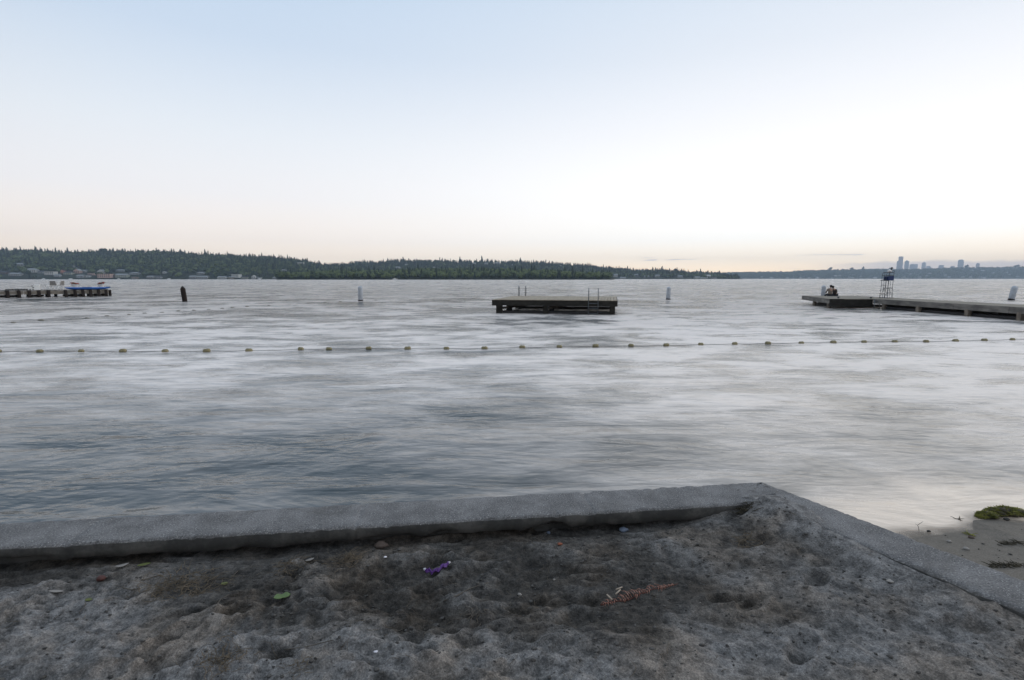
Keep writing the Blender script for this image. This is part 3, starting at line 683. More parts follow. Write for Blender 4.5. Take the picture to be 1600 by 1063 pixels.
# ---------------------------------------------------------------- right dock
DZ = .65
def right_dock():
    t = empty('wooden_dock', (24, 30, 0)); org = Vector((24, 30, 0))
    T(t, 'long grey wooden dock with a bent end at the right', 'dock')
    A, B, C, E, Fp, G, H = [(23.35, 41.3), (21.3, 34.4), (24.4, 34.7), (24.0, 12), (26.1, 12), (27.1, 36.3), (27.3, 40.8)]
    rel = lambda p: (p[0]-24, p[1]-30)
    # platform planks run along the platform, walkway planks across the walk
    m = MB(); n = 22
    for i in range(n):
        a0 = np.array(B)+(np.array(A)-np.array(B))*i/n; a1 = np.array(B)+(np.array(A)-np.array(B))*(i+.93)/n
        c0 = np.array([26.9, 34.75])+(np.array([27.3, 40.8])-np.array([26.9, 34.75]))*i/n; c1 = np.array([26.9, 34.75])+(np.array([27.3, 40.8])-np.array([26.9, 34.75]))*(i+.93)/n
        m.prism([rel(a0), rel(c0), rel(c1), rel(a1)], DZ-.045, DZ+random.uniform(-.003, .003))
    k = 0; y = 34.66
    while y > 12:
        f = (y-12)/(34.7-12); x0 = 24.0+.4*f; x1 = 26.1+.9*f
        m.prism([(x0-24, y-.25-30), (x1-24, y-.25-30), (x1-24, y-30), (x0-24, y-30)], DZ-.045, DZ+random.uniform(-.003, .003)); y -= .27
    m.build('deck', M['deck_wood'], t)
    def fascia(p, q, z0, z1, mat, name='fascia', th=.07, io=0.0):
        m = MB(); p = Vector((*p, 0)); q = Vector((*q, 0)); d = (q-p); L = d.length; a = math.atan2(d.y, d.x); c = (p+q)/2-Vector((24, 30, 0)); nseg = max(1, int(L/3.2)); d.normalize()
        for i in range(nseg):
            cc = c+d*(L*((i+.5)/nseg-.5)); m.box((cc.x, cc.y, (z0+z1)/2), (L/nseg-.015, th, z1-z0), a)
        return m.build(name, mat, t, .006)
    fascia(A, B, .33, DZ-.004, M['grey_beam']); fascia(B, C, .14, DZ-.004, M['wet_beam']); fascia((24.385, 34.6), E, .33, DZ-.004, M['grey_beam'])
    fascia(E, Fp, .33, DZ-.004, M['grey_beam']); fascia(Fp, G, .33, DZ-.004, M['grey_beam']); fascia(H, A, .33, DZ-.004, M['grey_beam'])
    # deep dark inner bearers
    m = MB()
    for i in range(9):
        yy = 33.5-i*2.6; f = (yy-12)/22.7; m.box((25.25-24+.3*f, yy-30, .40), (2.2, .2, .3))
    m.box((24.95-24, 23-30, .30), (.25, 22, .34)); m.box((26.2-24, 23-30, .30), (.25, 22, .34)); m.build('bearers', M['wet_beam'], t)
    m = MB(); m.box((.95, 23-30, .02), (1.0, 21.5, .3)); m.box((.9, 8.2, .02), (2.6, 4.0, .3), .05); m.build('float', M['float_black'], t, .04)
    for p in (1272, 1292):
        f = (p-1253.5)/(1295-1253.5); x = lerp(A[0], B[0], f); y = lerp(A[1], B[1], f)
        m = MB(); m.lathe([(.12, -1.5), (.12, .40)], (x-24+.12, y-30, 0), 12); m.build('piling', M['tan_pile'], t)
    for yy in (33.6, 30.7, 27.3, 24.4, 21.5, 18.6, 15.7):
        f = (yy-12)/22.7
        for x in (24.0+.4*f+.06, 26.05+.9*f): m = MB(); m.box((x-24, yy-30, -.30), (.22, .22, 1.4)); m.build('piling', M['tan_pile'], t, .02)
    # swim ladder at the inner corner
    c = at_z(1377.5, 467.4, DZ); m = MB()
    for s in (-1, 1): m.tube([(c[0]-24+s*.17-.28, c[1]-30, -.4), (c[0]-24+s*.17-.28, c[1]-30, DZ+.02)], .022, 6)
    o = m.build('ladder', M['steel'], t); 
    for z in (.05, .28, .5): m = MB(); m.box((c[0]-24-.28, c[1]-30, z), (.34, .07, .03)); m.build('rung', M['steel'], o)
    for x, y in ((22.5, 35.4), (24.6, 35.2)):
        m = MB(); m.box((x-24, y-30, DZ+.045), (.05, .12, .09)); m.tube([(x-24, y-30-.14, DZ+.10), (x-24, y-30+.14, DZ+.10)], .018, 6); m.build('cleat', M['chair_steel'], t)
right_dock()
def guard_chair():
    c = at_z(1387, 466.3, DZ); t = empty('lifeguard_chair', (c[0], c[1]+.2, DZ), 0)
    t.scale = (.68, .6, 1.06)
    T(t, 'tall metal lifeguard chair with blue panel standing on the dock', 'lifeguard chair')
    r = .022; D = .34
    m = MB()
    for y in (-D, D):
        m.tube([(-.40, y*1.15, 0), (-.33, y, .80), (-.33, y, 1.45), (-.31, y, 1.56), (-.24, y, 1.64), (-.12, y, 1.67), (.42, y, 1.67)], r, 8)
        m.tube([(.42, y*1.15, 0), (.38, y, .80), (.41, y, 1.40), (.43, y, 1.80)], r, 8)
        m.tube([(-.10, y*1.1, 0), (-.09, y, .66), (-.08, y, 1.66)], r*.9, 8)
        m.tube([(-.36, y, 1.48), (.40, y, 1.48)], r*.8, 8)
        m.tube([(-.36, y*1.1, .05), (-.02, y, .62)], r*.7, 6); m.tube([(.40, y*1.1, .05), (.10, y, .62)], r*.7, 6)
        m.tube([(.13, y*1.1, 0), (.10, y, .62)], r*.8, 6)
        m.tube([(-.40, y*1.15, .03), (.42, y*1.15, .03)], r*.8, 6)
        m.tube([(.14, y, .66), (.14, y, 1.12)], r*.7, 6)
    for x, z in ((-.38, .28), (-.35, .55), (-.33, .85), (.42, 1.78), (.40, .35), (-.33, 1.2)): m.tube([(x, -D, z), (x, D, z)], r*.8, 6)
    m.build('frame', M['chair_steel'], t)
    m = MB(); m.box((-.30, 0, 1.14), (.36, .72, .035)); m.build('footrest', M['chair_steel'], t)
    m = MB(); m.box((.12, 0, .66), (.58, .70, .045)); m.build('shelf', M['chair_steel'], t)
    m = MB(); m.box((.14, 0, 1.17), (.56, .66, .05)); m.build('seat', M['blue_panel'], t, .01)
    for y in (-D-.03, D+.03): m = MB(); m.box((.15, y, 1.29), (.56, .03, .27)); m.build('side_panel', M['blue_panel'], t, .005)
    m = MB(); m.box((.40, 0, 1.32), (.035, .62, .26), 0); m.build('backrest', M['blue_panel'], t, .01)
    w = empty('rescue_bundle', (c[0]+.12, c[1]+.2, DZ+1.79)); m = MB(); v, f = blob((0, 0, .08), (.13, .14, .1), 3, .18, 4); m.add(v, f, True); m.build('bag', M['white_cloth'], w)
    m = MB(); m.tube([(.06, -.05, .12), (.09, -.02, .25), (.13, 0, .30), (.19, 0, .27)], [.05, .055, .06, .045], 8); m.build('strap_roll', M['chair_steel'], w)
    T(w, 'white and dark bundle resting on top of the lifeguard chair', 'bundle')
guard_chair()
# ---------------------------------------------------------------- people
def skin_body(name, joints, edges, mat, parent, sub=2):
    me = bpy.data.meshes.new(name); keys = list(joints); idx = {k: i for i, k in enumerate(keys)}
    me.from_pydata([joints[k][0] for k in keys], [(idx[a], idx[b]) for a, b in edges], []); me.materials.append(mat)
    o = bpy.data.objects.new(name, me); COL.objects.link(o); o.parent = parent
    md = o.modifiers.new('skin', 'SKIN'); sv = me.skin_vertices[0] if me.skin_vertices else None
    if sv is None:
        bpy.context.view_layer.objects.active = o; sv = me.skin_vertices[0]
    for k in keys:
        r = joints[k][1]; r = r if isinstance(r, tuple) else (r, r); sv.data[idx[k]].radius = r
    sv.data[0].use_root = True; md.use_smooth_shade = True
    s = o.modifiers.new('sub', 'SUBSURF'); s.levels = sub; s.render_levels = sub
    return o
def person(px, label, top, lean, head_dx, hscale=1.0, name='person', dx=0):
    """seated on the far edge of the dock looking out over the lake, legs over the side, back to the camera"""
    c = at_z(px, 462.9, DZ); t = empty('person', (c[0]+dx, c[1], DZ), -.12); s = hscale
    J = {'pelvis': ((0, 0, .12*s), (.15*s, .12*s)), 'waist': ((lean*.3, .02, .30*s), (.125*s, .10*s)), 'chest': ((lean*.7, .06, .46*s), (.16*s, .105*s)),
         'neckb': ((lean, .08, .585*s), (.06*s, .055*s)), 'neck': ((lean+head_dx*.4, .09, .64*s), .045*s), 'head': ((lean+head_dx*.8, .11, .735*s), (.075*s, .085*s)), 'crown': ((lean+head_dx, .10, .80*s), .055*s)}
    Ed = [('pelvis', 'waist'), ('waist', 'chest'), ('chest', 'neckb'), ('neckb', 'neck'), ('neck', 'head'), ('head', 'crown')]
    for sd, n in ((-1, 'l'), (1, 'r')):
        J['sh'+n] = ((lean*.85+sd*.17*s, .06, .53*s), .055*s); J['el'+n] = ((lean*.5+sd*.25*s, .14, .30*s), .04*s); J['wr'+n] = ((sd*.13*s, .33, .22*s), .026*s)
        J['pm'+n] = ((sd*.11*s, .38, .215*s), (.034*s, .015*s))
        Ed += [('chest', 'sh'+n), ('sh'+n, 'el'+n), ('el'+n, 'wr'+n), ('wr'+n, 'pm'+n)]
        for k in range(4):
            a, b = 'f%d%s' % (k, n), 'g%d%s' % (k, n); L = (.036, .042, .038, .03)[k]*s
            J[a] = ((sd*.11*s+(k-1.5)*.018, .385+L, .215*s), .0085); J[b] = ((sd*.11*s+(k-1.5)*.019, .385+L*1.7, .195*s), .0075); Ed += [('pm'+n, a), (a, b)]
        J['th'+n] = ((sd*.11*s-sd*.045, .375, .21*s), .010); J['ti'+n] = ((sd*.11*s-sd*.065, .40, .20*s), .008); Ed += [('pm'+n, 'th'+n), ('th'+n, 'ti'+n)]
        J['hp'+n] = ((sd*.10*s, .06, .10*s), .09*s); J['kn'+n] = ((sd*.11*s, .48*s, .10*s), .06*s); J['an'+n] = ((sd*.11*s, .52*s, -.32*s), .04*s); J['to'+n] = ((sd*.12*s, .66*s, -.36*s), .03*s)
        Ed += [('pelvis', 'hp'+n), ('hp'+n, 'kn'+n), ('kn'+n, 'an'+n), ('an'+n, 'to'+n)]
    skin_body('body', J, Ed, M['skin'], t)
    pick = lambda ks, g: {k: (J[k][0], tuple(x+g for x in J[k][1]) if isinstance(J[k][1], tuple) else J[k][1]+g) for k in ks}
    kt = ['waist', 'pelvis', 'chest', 'neckb', 'shl', 'shr', 'ell', 'elr', 'wrl', 'wrr']
    skin_body('shirt', pick(kt, .014), [e for e in Ed if e[0] in kt and e[1] in kt], top, t)
    kl = ['pelvis', 'hpl', 'hpr', 'knl', 'knr', 'anl', 'anr']
    skin_body('trousers', pick(kl, .011), [e for e in Ed if e[0] in kl and e[1] in kl], M['trousers'], t)
    m = MB(); hd = J['head'][0]; v, f = blob((hd[0]+head_dx*.1, hd[1]-.012, hd[2]+.03*s), (.098*s, .10*s, .105*s), 3, .04, 3); m.add(v, f, True); m.build('hair', M['hair'], t)
    m = MB(); fz = (hd[0], hd[1]+.095*s, hd[2]-.01)
    m.tube([(fz[0], fz[1]-.03, fz[2]+.02), (fz[0], fz[1]+.012, fz[2]-.012)], [.008, .013], 6); m.build('nose', M['skin'], t)
    T(t, label, 'person'); return t
person(1296.0, 'person in a tan shirt seated on the dock end with back turned', M['tan_shirt'], .05, .05, 1.0, dx=.02)
person(1305.2, 'person in dark clothes seated on the dock leaning on a companion', M['dark_shirt'], -.10, -.06, .93, dx=-.02)
# ---------------------------------------------------------------- left dock
LZ = .77
def left_dock():
    a = at_z(0, 454.4, LZ); b = at_z(168, 452.7, LZ)
    A = Vector((a[0], a[1], 0)); B = Vector((b[0], b[1], 0)); d = (B-A); L = d.length; d.normalize(); nrm = Vector((-d.y, d.x, 0)); rz = math.atan2(d.y, d.x)
    L2 = L+26; t = empty('wooden_pier', B, rz); wd = 4.0
    T(t, 'old wooden pier on many dark piles at the left', 'pier')
    m = MB(); n = int(L2/.2)
    for i in range(n): m.box((-L2*(i+.5)/n, wd/2, LZ-.025+random.uniform(-.004, .004)), (L2/n-.015, wd, .05))
    m.build('deck', M['grey_beam'], t)
    m = MB()
    for i in range(10): m.box((-L2*(i+.5)/10, .03, LZ-.25), (L2/10-.03, .06, .36))
    m.box((-.02, wd/2, LZ-.25), (.06, wd-.1, .36)); m.build('fascia', simple('pale_pier_board', (.27, .24, .205), .8, .35, 1.3), t)
    tot = 168.0
    for px in (11, 27.5, 43, 57.5, 72, 99, 114, 127, 139.5, 153, 167, -6, -24, -44, -66):
        x = -(168-px)/168*L; x = min(x, -.12)
        m = MB(); m.lathe([(.15, -1.5), (.14, LZ+.02)], (x, -.13, 0), 10, Matrix.Rotation(-.04, 3, 'Y')); m.build('piling', M['dark_wood'], t)
        m = MB(); m.lathe([(.15, -1.5), (.14, LZ-.1)], (x+.25, wd-.3, 0), 10); m.build('piling', M['dark_wood'], t)
    for px, w in ((4, 2.2), (49, 1.2), (106, 1.5), (153, 1.5)):
        m = MB(); m.box((-(168-px)/168*L, 1.6, .16), (w, .9, .2)); m.build('float', M['dark_wood'], t, .03)
    return t, B, d, nrm, L, rz
lt, LB, LD, LN, LL, LRZ = left_dock()
def lp(px, back): p = LB-LD*((168-px)/168*LL)+LN*back; return (p.x, p.y, LZ)
def kayak():
    a = Vector(lp(96.5, .35)); b = Vector(lp(174, .35)); Lk = (b-a).length; t = empty('kayak', (a+b)/2, LRZ)
    T(t, 'long blue kayak lying along the outer end of the pier', 'kayak')
    m = MB(); n = 24; seg = 14; vs = []
    for i in range(n+1):
        s = i/n*2-1; w = .34*(1-abs(s)**2.6)**.9+.004; h = .155*(1-abs(s)**4)**.6+.012; rise = .10*abs(s)**4
        for k in range(seg):
            q = 2*PI*k/seg; vs.append((s*Lk/2, w*math.cos(q), rise+.16+h*math.sin(q)*(1 if math.sin(q) < 0 else .75)))
    fs = [(i*seg+k, i*seg+(k+1) % seg, (i+1)*seg+(k+1) % seg, (i+1)*seg+k) for i in range(n) for k in range(seg)]; m.add(vs, fs, True)
    m.add([vs[k] for k in range(seg)], [tuple(range(seg))]); m.add([vs[n*seg+k] for k in range(seg)], [tuple(range(seg))]); m.build('hull', M['kayak_blue'], t)
    m = MB(); pts = [(.42*math.cos(2*PI*k/18)-.1, .21*math.sin(2*PI*k/18), .295) for k in range(19)]; m.tube(pts, .022, 6); m.build('cockpit_rim', M['chair_steel'], t)
    m = MB(); m.box((Lk/2-.25, 0, .30), (.45, .05, .03)); m.build('rudder', M['chair_steel'], t)
kayak()
def planter(px, label, tilt):
    c = lp(px, 1.5); t = empty('flower_planter', c); T(t, label, 'planter', 'flower pots on the pier')
    m = MB(); m.lathe([(.17, 0), (.19, .1), (.27, .42), (.34, .58), (.36, .60), (.33, .60), (.30, .56)], (0, 0, 0), 18); m.build('pot', M['white_plastic'], t)
    rs = random.Random(int(px)); m = MB(); g = MB()
    for k in range(90):
        a = rs.uniform(0, 6.3); r = .40*math.sqrt(rs.random()); z = .62+rs.uniform(0, .14)+tilt*.18*math.cos(a)*r*3
        v, f = blob((r*math.cos(a), r*math.sin(a)*.8, z), (.05, .05, .035), 1, .3, k); (m if rs.random() < .68 else g).add(v, f)
    m.build('flowers', M['red_petal'], t); g.build('leaves', M['leaf_green'], t)
planter(113, 'white pot of red flowers behind the middle of the kayak', -.3); planter(157, 'white pot of red flowers behind the outer end of the kayak', .6)
def dchair(px, back, rz, mat, label, mat2=None):
    c = lp(px, back); t = empty('folding_chair', c, rz); T(t, label, 'chair', 'folding chairs on the pier')
    m = MB()
    for y in (-.27, .27):
        m.tube([(-.25, y, 0), (.25, y, .45)], .018, 6); m.tube([(.25, y, 0), (-.25, y, .45)], .018, 6); m.tube([(-.25, y, .45), (-.38, y, .95)], .02, 6); m.tube([(-.30, y, .64), (.26, y, .64)], .022, 6); m.tube([(.25, y, .45), (.25, y, .64)], .02, 6)
    m.build('frame', M['white_plastic'], t)
    m = MB(); m.box((0, 0, .45), (.5, .52, .03)); m.build('seat', mat, t)
    m = MB(); m.box((-.325, 0, .74), (.03, .60, .46), 0, ('Y', -.23)); m.build('backrest', mat, t)
dchair(69.5, 1.8, LRZ+.15, M['white_cloth'], 'white folding chair facing right on the pier, nearest the white steps')
dchair(80, 1.6, LRZ+1.2, M['grey_cloth'], 'grey backed folding chair in the middle of the three on the pier')
dchair(86, 2.6, LRZ+2.6, M['grey_cloth'], 'light folding chair nearest the kayak on the pier')
def steps():
    c = lp(47, 1.2); t = empty('dock_steps', c, LRZ); T(t, 'white plastic boarding steps on the pier', 'steps')
    m = MB(); P = [(-.52, 0), (.52, 0), (.52, .62), (.12, .62), (.02, .40), (-.22, .38), (-.28, .16), (-.52, .14)]
    n = len(P); m.add([(x, -.35, z) for x, z in P]+[(x, .35, z) for x, z in P], [tuple(range(n)), tuple(range(n, 2*n))[::-1]]+[(i, n+i, n+(i+1) % n, (i+1) % n) for i in range(n)])
    m.build('shell', M['white_plastic'], t, .03)
    for x, z in ((-.07, .44), (.02, .28)): m = MB(); m.box((x, -.36, z), (.12, .03, .10)); m.build('hand_hole', M['chair_steel'], t)
steps()
def hose():
    c = lp(26, 1.0); m = MB(); rs = random.Random(4); pts = []
    for k in range(70): pts.append((-1.1+k*.032+.05*math.sin(k*1.7), .25*math.sin(k*.9), .05+.05*abs(math.sin(k*.6))))
    m.tube(pts, .045, 6); o = m.build('coiled_hose', M['float_black']); o.location = c; o.rotation_euler[2] = LRZ; T(o, 'dark coiled hose heaped along the pier deck left of the white steps', 'hose')
hose()

# ---------------------------------------------------------------- far shores
def prof_fn(pts):
    xs = [p[0] for p in pts]; ys = [p[1] for p in pts]; return lambda px: np.interp(px, xs, ys)
def X_of(px, Y, z=0): return (np.asarray(px)-800)/800*(Y*CP+(CH-z)*SP)
def Z_of(py, Y):
    v = (531.5-np.asarray(py, float))/800; return CH+Y*(-SP+v*CP)/(CP+v*SP)
class Shore:
    def __init__(s, x0, x1, y0, y1, sky, tree, power=.75, endfade=None):
        s.x0, s.x1, s.y0, s.y1, s.tree, s.pw = x0, x1, y0, y1, tree, power; s.f = prof_fn(sky)
    def z(s, px, t):
        t = np.asarray(t, float); zr = np.maximum(Z_of(s.f(px), s.y1)-s.tree, 1.5)
        h = np.where(t < 1, np.clip(t, 0, 1)**s.pw, 1-.9*(t-1))
        n = fbm(np.asarray(px)*.03+t*2, t*3+np.asarray(px)*.01, 3, 3)
        return 1.0+zr*h*(1+.16*n*sstep(0, .4, t)*sstep(1.05, .8, t))-2.6*(t <= 0.001)
    def Y(s, t): return s.y0+(s.y1-s.y0)*np.asarray(t, float)
    def pos(s, px, t):
        Yv = s.Y(t); z = s.z(px, t); return X_of(px, Yv, 0), Yv, z
    def terrain(s, name, mat, step=8):
        P = np.arange(s.x0, s.x1+step, step); Tt = np.concatenate([[0, .004, .03], np.linspace(.08, 1, 14), [1.15, 1.4]])
        A, B = np.meshgrid(P, Tt); x, y, z = s.pos(A.ravel(), B.ravel()); o = np_mesh(name, np.stack([x, y, z], 1), grid_faces(len(P), len(Tt)), mat, smooth=True); T(o, kind='structure'); return o
    def find(s, px, py):
        ts = np.linspace(.005, 1.0, 400); x, y, z = s.pos(np.full(400, px), ts); zz = Z_of(py, y); k = np.argmax(z >= zz) if (z >= zz).any() else int(np.argmin(np.abs(z-zz))); return float(ts[k]), float(x[k]), float(y[k]), float(z[k])
def conifer_proto(rs, tiers=5, seg=7):
    V = []; F = []
    for k in range(tiers):
        z0 = .08+.80*k/tiers; z1 = min(1, z0+.40-.12*k/tiers); r = .19*(1-.83*k/tiers)*rs.uniform(.85, 1.15); b = len(V)
        if k == tiers-1: z1 = 1.0
        V.append((rs.uniform(-.01, .01), rs.uniform(-.01, .01), z1))
        for j in range(seg):
            a = 2*PI*(j+rs.uniform(-.3, .3))/seg+k; q = r*rs.uniform(.6, 1.25); V.append((q*math.cos(a), q*math.sin(a), z0+rs.uniform(-.04, .04)))
        for j in range(seg): F.append((b, b+1+j, b+1+(j+1) % seg))
    return np.array(V), np.array(F)
def broad_proto(rs, sub=2, tall=.5):
    import bmesh
    V = []; F = []
    for q in range(4 if sub == 1 else 6):
        bm = bmesh.new(); bmesh.ops.create_icosphere(bm, subdivisions=1, radius=1); b = len(V)
        a = rs.uniform(0, 6.3); rr = rs.uniform(.05, .24); c = (rr*math.cos(a), rr*math.sin(a), rs.uniform(.35, .76)); r = rs.uniform(.17, .28)
        for w in bm.verts: k = rs.uniform(.72, 1.22); V.append((c[0]+w.co.x*r*k, c[1]+w.co.y*r*k, c[2]+w.co.z*r*k))
        for g in bm.faces: F.append(tuple(b+x.index for x in g.verts))
        bm.free()
    for q in range(60 if sub == 2 else 14):   # ragged leaf sprays around the clumps
        b = len(V); a = rs.uniform(0, 6.3); rr = .36*rs.random()**.4; c = Vector((rr*math.cos(a), rr*math.sin(a), .3+.68*rs.random()*(1-rr)))
        for k in range(3): V.append(tuple(c+Vector((rs.uniform(-.07, .07), rs.uniform(-.07, .07), rs.uniform(-.06, .06)))))
        F.append((b, b+1, b+2))
    # stem
    b = len(V)
    for z, r in ((0, .03), (.5, .018)):
        for k in range(4): V.append((r*math.cos(k*PI/2), r*math.sin(k*PI/2), z))
    for k in range(4): F += [(b+k, b+(k+1) % 4, b+4+(k+1) % 4), (b+k, b+4+(k+1) % 4, b+4+k)]
    return np.array(V), np.array(F)
rs0 = random.Random(21)
CON = [conifer_proto(rs0) for _ in range(6)]; BRO = [broad_proto(rs0, 2) for _ in range(5)]; BRL = [broad_proto(rs0, 1) for _ in range(5)]
def forest(name, items, mat):
    """items: x, y, z, height, proto, tint, width"""
    Vs = []; Fs = []; Ts = []; b = 0
    for x, y, z, h, (V, F), tint, w in items:
        a = random.uniform(0, 6.3); c, s = math.cos(a), math.sin(a); q = V*np.array([w*h, w*h, h]); r = np.stack([q[:, 0]*c-q[:, 1]*s+x, q[:, 0]*s+q[:, 1]*c+y, q[:, 2]+z-.5], 1)
        Vs.append(r); Fs.append(F+b); Ts.append(np.full(len(V), tint)); b += len(V)
    o = np_mesh(name, np.concatenate(Vs), np.concatenate(Fs), mat, attrs={'tint': np.concatenate(Ts)}); return o
def tree_mat(name, c0, c1, c2):
    m, nt, P, L = new_mat(name); t = attr(nt, 'tint'); n = noise_n(nt, coords(nt), .35, 4, .6)
    c = mixc(nt, mapr(nt, t, .0, .5, 0, 1, False), c0, c1); c = mixc(nt, mapr(nt, t, .5, 1, 0, 1, False), c, c2)
    g = mapr(nt, n, .3, .7, .65, 1.3); gc = nt.nodes.new('ShaderNodeCombineColor')
    for i in range(3): L.new(g, gc.inputs[i])
    L.new(mixc(nt, 1.0, c, gc.outputs[0], 'MULTIPLY'), P.inputs['Base Color']); P.inputs['Roughness'].default_value = .85; P.inputs['Specular IOR Level'].default_value = .15
    return m
M['trees'] = tree_mat('mixed_tree_foliage', (.013, .022, .018), (.034, .052, .027), (.100, .130, .050))
M['hillside'] = simple('wooded_hillside', (.035, .045, .028), .9, .4, .02)
SKY_L = [(-300, 391), (-120, 388), (0, 387.5), (60, 388), (110, 391), (170, 389), (240, 389), (290, 392), (330, 394.5), (380, 396.5), (420, 399), (450, 401.5), (476, 405), (490, 408), (504, 410.5), (540, 413), (580, 418), (640, 428)]
SKY_M = [(440, 420), (490, 416), (532, 411), (570, 406.5), (600, 405), (634, 404), (680, 404.5), (727, 405), (800, 407), (847, 407), (889, 410.5), (948, 416), (990, 420), (1034, 419.5), (1060, 421), (1081, 423.5), (1119, 425.5), (1140, 430), (1154, 434)]
SKY_P = [(430, 436), (442, 433), (470, 427), (500, 421), (560, 420), (600, 420), (640, 418), (700, 417), (760, 417.5), (800, 418), (850, 419), (890, 422), (915, 425), (935, 430), (953, 435)]
SKY_R = [(1080, 433), (1100, 428), (1125, 425.5), (1150, 425), (1230, 424), (1262, 422), (1292, 421), (1367, 420), (1430, 420), (1487, 417.5), (1562, 417), (1600, 416.5), (1900, 415)]
SHL = Shore(-320, 640, 1500, 2150, SKY_L, 20); SHM = Shore(440, 1156, 1950, 2500, SKY_M, 18); SHP = Shore(432, 955, 1000, 1250, SKY_P, 17, 1.0); SHR = Shore(1080, 1900, 4500, 5600, SKY_R, 14)
SHL.terrain('hill', M['hillside']); SHM.terrain('hill', M['hillside']); SHP.terrain('headland_ground', M['hillside']); SHR.terrain('hill', M['hillside'], 12)
# --- houses
HC = {'w': (.60, .60, .58), 'g': (.36, .37, .38), 'p': (.58, .40, .34), 't': (.42, .36, .29), 'o': (.80, .36, .26), 'b': (.17, .13, .11), 'y': (.40, .42, .36)}
RC = {'d': (.07, .075, .085), 'l': (.28, .30, .32), 'r': (.15, .08, .07), 'w': (.5, .5, .5)}
for k, v in HC.items(): M['wall_'+k] = simple('house_wall_'+{'w': 'white', 'g': 'grey', 'p': 'pink', 't': 'tan', 'o': 'orange', 'b': 'brown', 'y': 'cream'}[k], v, .8, .12, .3)
for k, v in RC.items(): M['roof_'+k] = simple('roof_'+{'d': 'dark', 'l': 'light', 'r': 'red', 'w': 'white'}[k], v, .8, .2, .5)
M['pane'] = simple('dark_window_glass', (.05, .06, .07), .15, .2, 1)
CLEAR = []
def house(sh, px, py, wpx, hpx, wc, rc, label, style='gable', group=None):
    t_, x, y, z = sh.find(px, min(py, 436.2)); k = y/800; w = wpx*k; h = max(hpx*k, 4.2); dpt = min(max(w*.7, 8), 16)
    CLEAR.append((x, y, w/2+6, k)); rh = h*.36 if style != 'flat' else .5; wh = h-rh
    t = empty('house', (x, y, z-1.0), math.atan2(-x, y)*0+random.uniform(-.12, .12)); T(t, label, 'house', group or 'houses along the far left shore')
    m = MB(); m.box((0, 0, wh/2), (w, dpt, wh)); 
    if style == 'front': m.add([(-w/2, -dpt/2+.01, wh), (w/2, -dpt/2+.01, wh), (0, -dpt/2+.01, wh+rh*1.25)], [(0, 1, 2)])
    m.build('wall', M['wall_'+wc], t)
    m = MB(); e = .8; th = .35
    if style == 'gable': v = [(-w/2-e, -dpt/2-e, wh), (w/2+e, -dpt/2-e, wh), (w/2+e, dpt/2+e, wh), (-w/2-e, dpt/2+e, wh), (-w/2-e*.2, 0, wh+rh), (w/2+e*.2, 0, wh+rh)]; f = [(0, 1, 5, 4), (2, 3, 4, 5), (1, 2, 5), (3, 0, 4), (3, 2, 1, 0)]
    elif style == 'hip': v = [(-w/2-e, -dpt/2-e, wh), (w/2+e, -dpt/2-e, wh), (w/2+e, dpt/2+e, wh), (-w/2-e, dpt/2+e, wh), (-w*.22, 0, wh+rh), (w*.22, 0, wh+rh)]; f = [(0, 1, 5, 4), (2, 3, 4, 5), (1, 2, 5), (3, 0, 4), (3, 2, 1, 0)]
    elif style == 'front': v = [(-w/2-e, -dpt/2-e, wh-.2), (w/2+e, -dpt/2-e, wh-.2), (w/2+e, dpt/2+e, wh-.2), (-w/2-e, dpt/2+e, wh-.2), (0, -dpt/2-e, wh+rh*1.3), (0, dpt/2+e, wh+rh*1.3)]; f = [(1, 2, 5, 4), (3, 0, 4, 5), (2, 3, 5)]
    else: v = None; m.box((0, 0, wh+.3), (w+1.2, dpt+1.2, .5))
    if v: m.add(v, f)
    m.build('roof', M['roof_'+rc], t)
    nw = 0 if wpx < 5 else max(2, min(6, int(w/4.5)))
    for i in range(nw):
        ww = w/nw*.55; xx = -w/2+w*(i+.5)/nw; m = MB(); fl = 2 if wh > 6 else 1
        for q in range(fl): m.box((xx, -dpt/2-.06, wh*(.5 if fl == 1 else (.28+.45*q))), (ww, .14, wh*(.42 if fl == 1 else .26)))
        m.build('window', M['pane'], t)
    return t
